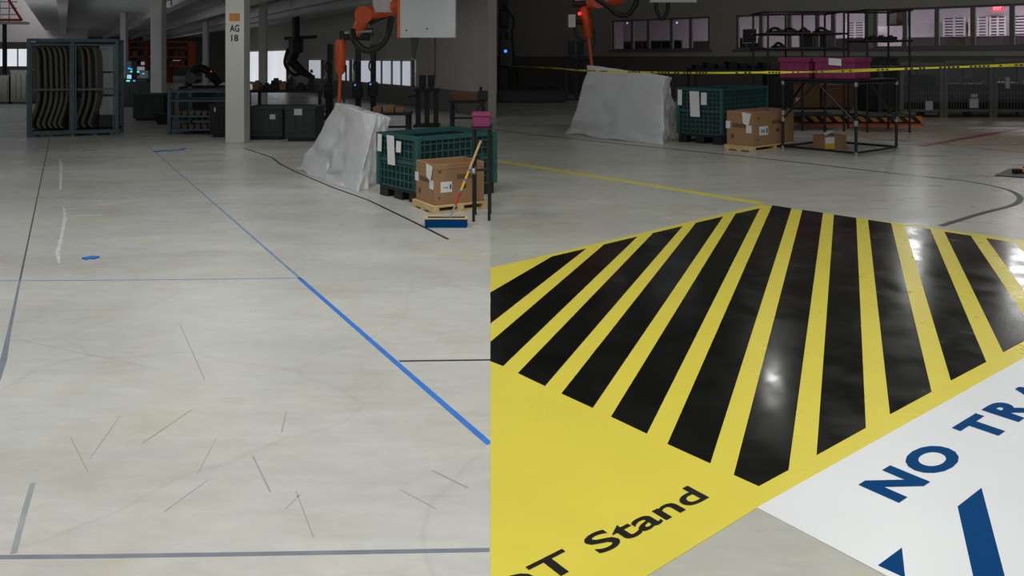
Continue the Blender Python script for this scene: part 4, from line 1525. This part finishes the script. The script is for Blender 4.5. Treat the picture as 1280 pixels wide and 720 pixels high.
# pipe table with bins
def pipe_table():
    c, rz, wd, dp = rect((1070, 195.5), (979, 186.5), (1120, 187.5))
    r = thing('pipe_table', 'black pipe table carrying two magenta bins', 'table', c, rz)
    h = 1.14
    for x, y_ in ((0, 0), (wd, 0), (0, dp), (wd, dp)):
        MB().tube([(x, y_, 0), (x, y_, h)], .023).build('leg', M['pipe'], r)
        for z in (.03, h - .05):
            MB().tube([(x, y_, z - .03), (x, y_, z + .03)], .03, 10).build('joint', M['alu'], r)
    for z in (.05, h - .03):
        b = MB()
        for a_, d_ in (((0, 0), (wd, 0)), ((wd, 0), (wd, dp)), ((0, dp), (wd, dp)), ((0, 0), (0, dp))):
            b.tube([(*a_, z), (*d_, z)], .02)
        b.build('table_rail', M['pipe'], r)
    for a_, d_ in (((wd, 0, .5), (wd * .35, 0, h - .06)), ((0, dp * .0, .5), (0, dp * .5, h - .06)), ((0, dp, .5), (0, dp * .55, h - .06)), ((0, dp, .6), (wd * .5, dp, h - .05))):
        MB().tube([a_, d_], .018).build('brace', M['pipe'], r)
        MB().tube([Vector(a_) - Vector((0, 0, .04)), Vector(a_) + Vector((0, 0, .04))], .034, 10).build('clamp', M['alu'], r)
    MB().box(-.03, -.03, h, wd + .03, dp + .03, h + .025).build('table_top', M['darker'], r)
    return c, rz, wd, dp, h + .025


c, rz, wd, dp, zt_ = pipe_table()


def parts_bin(label, loc, rz, w_, d_, h_, paper):
    r = thing('parts_bin', label, 'bin', loc, rz, 'magenta bins on the pipe table')
    MB().box(0, 0, 0, w_, d_, h_ * .82).build('tub', M['pink'], r, .012)
    MB().box(-.018, -.018, h_ * .78, w_ + .018, d_ + .018, h_).build('rim', M['pink'], r, .008)
    b = MB()
    for t in (.2, .5, .8):
        b.box(t * w_ - .012, -.012, .02, t * w_ + .012, 0, h_ * .78)
        b.box(-.012, t * d_ - .012, .02, 0, t * d_ + .012, h_ * .78)
    b.build('rib', M['pink'], r)
    if paper:
        MB().add([(-.022, d_ * .3, h_ * .62), (-.022, d_ * .62, h_ * .66), (-.022, d_ * .62, h_ * .98), (-.022, d_ * .3, h_ * .94)], [(0, 1, 2, 3)]).build('paper_label', M['paper'], r)
    return r


def loc_on(c, rz, x, y_, z):
    return Vector((c.x + math.cos(rz) * x - math.sin(rz) * y_, c.y + math.sin(rz) * x + math.cos(rz) * y_, z))


parts_bin('magenta bin with a white paper, nearer one on the pipe table', loc_on(c, rz, .07, .06, zt_), rz, .5, .66, .335, True)
parts_bin('magenta bin without paper, farther one on the pipe table', loc_on(c, rz, .07, .82, zt_), rz, .5, .52, .335, False)
bx = thing('tool_case', 'low black case on the pipe table beside the magenta bins', 'case', loc_on(c, rz, .7, .25, zt_), rz)
MB().box(0, 0, 0, .32, .7, .2).build('body', M['darker'], bx, .02)
MB().box(-.01, .2, .1, 0, .5, .14).build('handle', M['dark'], bx)

# small carton on the floor inside the table frame
sb = thing('cardboard_box', 'small open carton with a yellow label under the pipe table', 'box', G(1031, 187), .35)
kk = sb.location.y / 1000
MB().box(0, 0, 0, 34 * kk, .28, 17 * kk).build('carton', M['card'], sb, .006)
MB().box(.01, -.004, .01, 15 * kk, 0, 7 * kk).build('yellow_label', M['mop_yellow'], sb)
MB().box(.01, -.004, 7.2 * kk, 15 * kk, 0, 15 * kk).build('white_label', M['paper'], sb)
MB().tube(smooth_path([(8 * kk, .14, 17 * kk), (16 * kk, .1, 21 * kk), (26 * kk, .16, 18 * kk)]), 2.5 * kk, 8).build('plastic_filler', M['sheet'], sb)


# pipe racks behind
def pipe_rack(label, x0, x1, Y, yt, shelves, dp, extra=()):
    c = Vector((((x0 + x1) / 2 - 640) / F * Y, Y, 0))
    kk = Y / 1000
    hw = (x1 - x0) / 2 * kk
    r = thing('pipe_rack', label, 'rack', c)
    ht = CH - (yt - H0) * kk
    for x in [-hw, hw] + [((e - 640) * kk - c.x) for e in extra]:
        for y_ in (0, dp):
            MB().tube([(x, y_, 0), (x, y_, ht)], .021).build('upright', M['pipe'], r)
    for z in [ht] + [CH - (s - H0) * kk for s in shelves]:
        b = MB()
        for y_ in (0, dp):
            b.tube([(-hw - .06, y_, z), (hw + .06, y_, z)], .021)
        for x in (-hw, hw):
            b.tube([(x, 0, z), (x, dp, z)], .021)
        b.build('shelf_rail', M['pipe'], r)
    for s in shelves:
        z = CH - (s - H0) * kk
        MB().box(-hw, 0, z, hw, dp, z + .02).build('shelf', M['darker'], r)
    MB().box(-hw, 0, .3, hw, dp, .33).build('bottom_shelf', M['darker'], r)
    return r, kk, ht


r1, kk, ht = pipe_rack('wide black pipe rack behind the magenta bins', 960, 1055, 16.3, 14.5, (42, 61), 1.0, (1003,))
for i, (x, w_, z) in enumerate(((976, 18, 42), (994, 16, 42), (1012, 10, 42), (980, 12, 61), (1035, 16, 42))):
    zz = CH - (z - H0) * kk + .02
    b = MB()
    b.tube(smooth_path([(-w_ / 2 * kk, .2, .04), (-w_ / 4 * kk, .15, .1), (w_ / 5 * kk, .25, .09), (w_ / 2 * kk, .2, .03)]), [.03] * 19, 8)
    b.box(-w_ / 2 * kk, .05, 0, w_ / 2 * kk, .4, .05)
    tag(b.build('tool_part', M['darker'], loc=r1.location + Vector(((x - 1007.5) * kk, .1, zz))), ['leftmost dark part on the middle shelf of the wide pipe rack', 'second dark part on the middle shelf of the wide pipe rack', 'small third dark part on the middle shelf of the wide pipe rack', 'dark part on the lower shelf of the wide pipe rack', 'rightmost dark part on the middle shelf of the wide pipe rack'][i], 'part', 'dark parts on the wide pipe rack')
r2, kk, ht = pipe_rack('narrow black pipe rack standing right of the wide one', 1084, 1137, 16.0, 12.5, (51, 84), .9)
for i, x in enumerate((1100, 1110, 1122)):
    b = MB().box(-.09, 0, 0, .09, .3, .07)
    b.tube([(0, .1, .07), (0, .1, .1)], .05, 8)
    tag(b.build('tool_part', M['darker'], loc=r2.location + Vector(((x - 1110.5) * kk, .2, CH - (51 - H0) * kk + .02))), ['left', 'middle', 'right'][i] + ' small dark part on the narrow pipe rack', 'part', 'dark parts on the narrow pipe rack')

# hazard striped platform
hpf = thing('lift_platform', 'low platform edged in black and orange hazard stripes', 'platform', G(1078, 157))
kk = hpf.location.y / 1000
W2 = 75 * kk
MB().box(-W2, 0, .1, W2, 1.1, .2).build('deck', M['dark'], hpf)
MB().box(-W2 - .01, -.015, .085, W2 + .01, 0, .205).build('striped_edge', M['hazard'], hpf)
MB().box(W2 - .0, -.012, .085, W2 + .012, 1.1, .205).build('striped_end', M['orange'], hpf)
MB().box(-W2 + .02, .02, .045, W2 - .02, 1.08, .1).build('gap_skirt', M['darker'], hpf)
MB().box(-W2, 0, 0, W2, 1.1, .045).build('orange_base', M['orange'], hpf)

# dark boxes and a table behind the crate
wt4, hh, kk = work_table('long dark table behind the teal crate before the office wall', 868, 975, 86, 140, 1.0)
for i in range(7):
    x = (-46 + i * 14) * kk
    b = MB().box(-5 * kk, .1, 0, 5 * kk, .6, (5, 8, 6, 9, 7, 5, 8)[i] * kk)
    b.box(-5.4 * kk, .08, 2 * kk, 5.4 * kk, .62, 2.8 * kk)
    tag(b.build('tool_case', M['dark'], loc=wt4.location + Vector((x, 0, hh)), bevel=.01), ORD[i] + ' dark case from the left on the long dark table' if i < 6 else 'last dark case at the right end of the long dark table', 'case', 'dark cases on the long table')
cabinet('dark brown crate on skids under the wide pipe rack', 990, 1025, 103, 137, 'card_in', .8, [(997, 125, 5, 6)], cat='crate', name='wooden_crate')
cabinet('large black cabinet between the teal crate and pipe table', 962, 992, 92, 143, 'darker', .6)
cabinet('dark brown crate on skids behind the narrow pipe rack', 1028, 1066, 106, 137, 'card_in', .8, cat='crate', name='wooden_crate')
cabinet('dark crate left of the wire cages', 1085, 1122, 72, 140, 'green_dark', .8, [(1112, 128, 4, 5)], cat='crate', name='steel_crate')


# wire cages wrapped in film
def wire_cage(label, x0, x1, yt, yb, dark_top, lab):
    c = G((x0 + x1) / 2, yb)
    kk = c.y / 1000
    hw, hh, dp = (x1 - x0) / 2 * kk, (yb - yt) * kk, 1.1
    r = thing('wire_cage', label, 'cage', c, 0, 'wrapped wire cages')
    for x in (-hw, hw):
        for y_ in (0, dp):
            MB().box(x - .045, y_ - .045, 0, x + .045, y_ + .045, hh).build('post', M['cage'], r)
    b = MB()
    for z in (.18, hh - .04):
        for y_ in (0, dp):
            b.bar((-hw, y_, z), (hw, y_, z), .06)
        for x in (-hw, hw):
            b.bar((x, 0, z), (x, dp, z), .06)
    b.build('frame_rails', M['cage'], r)
    b = MB()
    n = 16
    for i in range(1, n):
        b.bar((-hw + 2 * hw * i / n, -.01, .18), (-hw + 2 * hw * i / n, -.01, hh * .62), .012)
        b.bar((-hw - .01, dp * i / n, .18), (-hw - .01, dp * i / n, hh * .62), .012)
    for z in (.4, .62, .84):
        b.bar((-hw, -.01, z), (hw, -.01, z), .014)
    b.build('wire_mesh', M['cage'], r)
    MB().box(-hw, 0, .15, hw, dp, .18).build('cage_floor', M['cage'], r)
    MB().box(-hw + .1, .12, .18, hw - .1, dp - .1, hh * .6).build('load', M['dark'], r, .05)
    if dark_top:
        MB().box(-hw + .12, -.03, hh * .58, hw - .12, .05, hh * .78).build('dark_bundle', M['darker'], r, .05)
    for x, z, w_, h_ in lab:
        MB().box(x * hw, -.04, z * hh, x * hw + w_ * kk, -.02, z * hh + h_ * kk).build('label_card', M['sheet'], r)
    # film draped over the upper part
    vs, fs = [], []
    NX, NZ = 24, 12
    for j in range(NZ + 1):
        for i in range(NX + 1):
            x = -hw - .03 + (2 * hw + .06) * i / NX
            z = hh + .03 - (hh * .72) * j / NZ
            yv = -.07 + .035 * noise.noise(Vector((x * 3 + x0, z * 3, 1)))
            vs.append((x, yv, z))
    for j in range(NZ):
        for i in range(NX):
            a = j * (NX + 1) + i
            fs.append((a, a + NX + 1, a + NX + 2, a + 1))
    o = len(vs)
    for i in range(NX + 1):
        x = -hw - .03 + (2 * hw + .06) * i / NX
        vs.append((x, dp + .03, hh + .03))
    for i in range(NX):
        fs.append((i, i + 1, o + i + 1, o + i))
    MB().add(vs, fs, 0, True).build('clear_film', M['wrap'], r)
    return r


wire_cage('film wrapped wire cage with a dark bundle, next to the dark crate', 1126, 1176, 78, 147, True, [(.2, .14, 9, 11)])
wire_cage('film wrapped wire cage with two cards in the middle of three', 1181, 1238, 76, 147, False, [(.05, .17, 11, 12), (.12, .36, 8, 4)])
wire_cage('film wrapped wire cage at the right edge of the picture', 1243, 1308, 74, 147, False, [(-.6, .5, 5, 14)])

# ------------------------------------------------------------------ office furniture behind the glass


def office(label, name, cat, x0, x1, v, z0, z1, mt_, dp=.4, extra=None, group=None):
    """box-like thing inside the office: photo columns x0..x1, v = metres behind the glass"""
    oo = WR0 + nR * v
    u0, u1 = on_wall(oo, WRd, x0), on_wall(oo, WRd, x1)
    r = thing(name, label, cat, wl(oo, WRd, (u0 + u1) / 2, 0, z0), aR, group)
    hw = (u1 - u0) / 2
    MB().box(-hw, 0, 0, hw, dp, z1 - z0).build('body', M[mt_], r, .015)
    if extra == 'panels':
        b = MB()
        n = max(2, int(2 * hw / .8))
        for i in range(n + 1):
            b.box(-hw + 2 * hw * i / n - .02, -.02, 0, -hw + 2 * hw * i / n + .02, .0, z1 - z0)
        b.box(-hw, -.02, z1 - z0, hw, dp, z1 - z0 + .04)
        b.build('trim', M['frame'], r)
    if extra == 'blind':
        b = MB()
        n = 10
        for i in range(n):
            z = (z1 - z0) * i / n
            b.box(-hw + .03, -.03, z, hw - .03, -.005, z + (z1 - z0) / n * .6)
        b.build('blind_slats', M['office'], r)
        b = MB()
        for x in (-hw, 0, hw):
            b.box(x - .03, -.04, 0, x + .03, 0, z1 - z0)
        b.build('frame', M['rail_white'], r)
    if extra == 'screen':
        MB().box(-hw + .03, -.01, .03, hw - .03, 0, z1 - z0 - .03).build('screen', M['ink'], r)
        MB().box(-.1, .05, -.12, .1, dp, 0).build('stand', M['darker'], r)
    if extra == 'board':
        MB().box(-hw + .06, -.012, .06, -.03, 0, z1 - z0 - .06).build('notice', M['sheet'], r)
        MB().box(.03, -.012, .06, hw - .06, 0, z1 - z0 - .06).build('notice', M['card_in'], r)
    return r


M['cubicle'] = mat('cubicle_fabric', (118, 102, 104), .8, var=.06)
M['blue_cloth'] = mat('curtain_blue', (48, 60, 88), .8, var=.1)
office('long fabric cubicle wall behind the right office windows', 'cubicle_wall', 'partition', 1128, 1345, 2.2, 0, 2.12, 'cubicle', .08, 'panels')
office('short fabric cubicle wall behind the office window above the magenta bins', 'cubicle_wall', 'partition', 1040, 1086, 2.0, 0, 2.12, 'cubicle', .08, 'panels')
office('dark cubicle wall behind the leftmost office window', 'cubicle_wall', 'partition', 780, 852, 1.8, 0, 2.16, 'dark', .08, 'panels')
office('pinkish cubicle wall at the right end of the leftmost office window', 'cubicle_wall', 'partition', 862, 890, 1.6, 0, 2.1, 'cubicle', .08, 'panels')
office('dark cubicle wall behind the window over the teal crate', 'cubicle_wall', 'partition', 915, 952, 1.4, 0, 2.2, 'dark', .08, 'panels')
office('white television on a stand seen through the window over the crate', 'display_screen', 'screen', 928, 946, 1.1, 2.02, 2.55, 'rail_white', .08, 'screen')
office('dark cabinet seen through the window behind the wide pipe rack', 'office_cabinet', 'cabinet', 1000, 1034, 1.8, 0, 2.3, 'dark', .4, 'panels')
office('notice board in a brown frame behind the narrow pipe rack', 'notice_board', 'board', 1108, 1136, 1.0, 2.5, 3.1, 'card_in', .06, 'board')
for i, (x0, x1) in enumerate(((1180, 1206), (1212, 1234), (1238, 1257), (1266, 1300))):
    office(['office window with a blind, first from the notice board', 'office window with a blind, second from the notice board', 'office window with a blind under the red exit sign', 'office window with a blind right of the exit sign'][i], 'blind_window', 'window', x0, x1, 5.6, 1.9, 2.9, 'blue_cloth' if i < 2 else 'dark', .1, 'blind', 'blind windows of the office')
office('tall dark window with a blind behind the narrow pane above the bins', 'blind_window', 'window', 1058, 1080, 5.6, 1.9, 2.85, 'dark', .1, 'blind')
# exit sign
oo = WR0 + nR * 5.2
ue = on_wall(oo, WRd, 1247)
Ye = (oo + WRd * ue).y
ze = CH - (10.5 - H0) / F * Ye
ex = thing('exit_sign', 'small glowing red exit sign high in the office', 'sign', wl(oo, WRd, ue, 0, ze), aR)
MB().box(-.17, 0, -.09, .17, .06, .11).build('housing', M['led_red'], ex, .01)
vs, fs, a, b_ = text_mesh('EXIT', .01)
sc_ = .24 / (b_ - a)
M['sign_white'] = mat('sign_letters', (255, 200, 205), .5, var=0, emit=1.0)
MB().add([(-.12 + (v[0] - a) * sc_, -.006, -.05 + v[1] * sc_ * 1.2) for v in vs], fs).build('lettering', M['sign_white'], ex)
MB().tube([(0, .03, .1), (0, .03, 4.2 - ze)], .015, 8).build('drop_rod', M['rail_white'], ex)
# office ceiling lights visible as small bright points
for i, (x, v, z) in enumerate(((784, 4, 3.05), (846, 4, 2.98))):
    oo = WR0 + nR * v
    u = on_wall(oo, WRd, x)
    r = thing('pendant_lamp', ['tiny bright lamp in the leftmost office window', 'second tiny lamp right of the first in the leftmost window'][i], 'lamp', wl(oo, WRd, u, 0, z), aR)
    MB().tube([(0, 0, 0), (0, 0, .07)], [.05, .03], 12).build('bulb', M['screen'], r)
    MB().tube([(0, 0, .07), (0, 0, 4.2 - z)], .008, 6).build('cord', M['hose'], r)
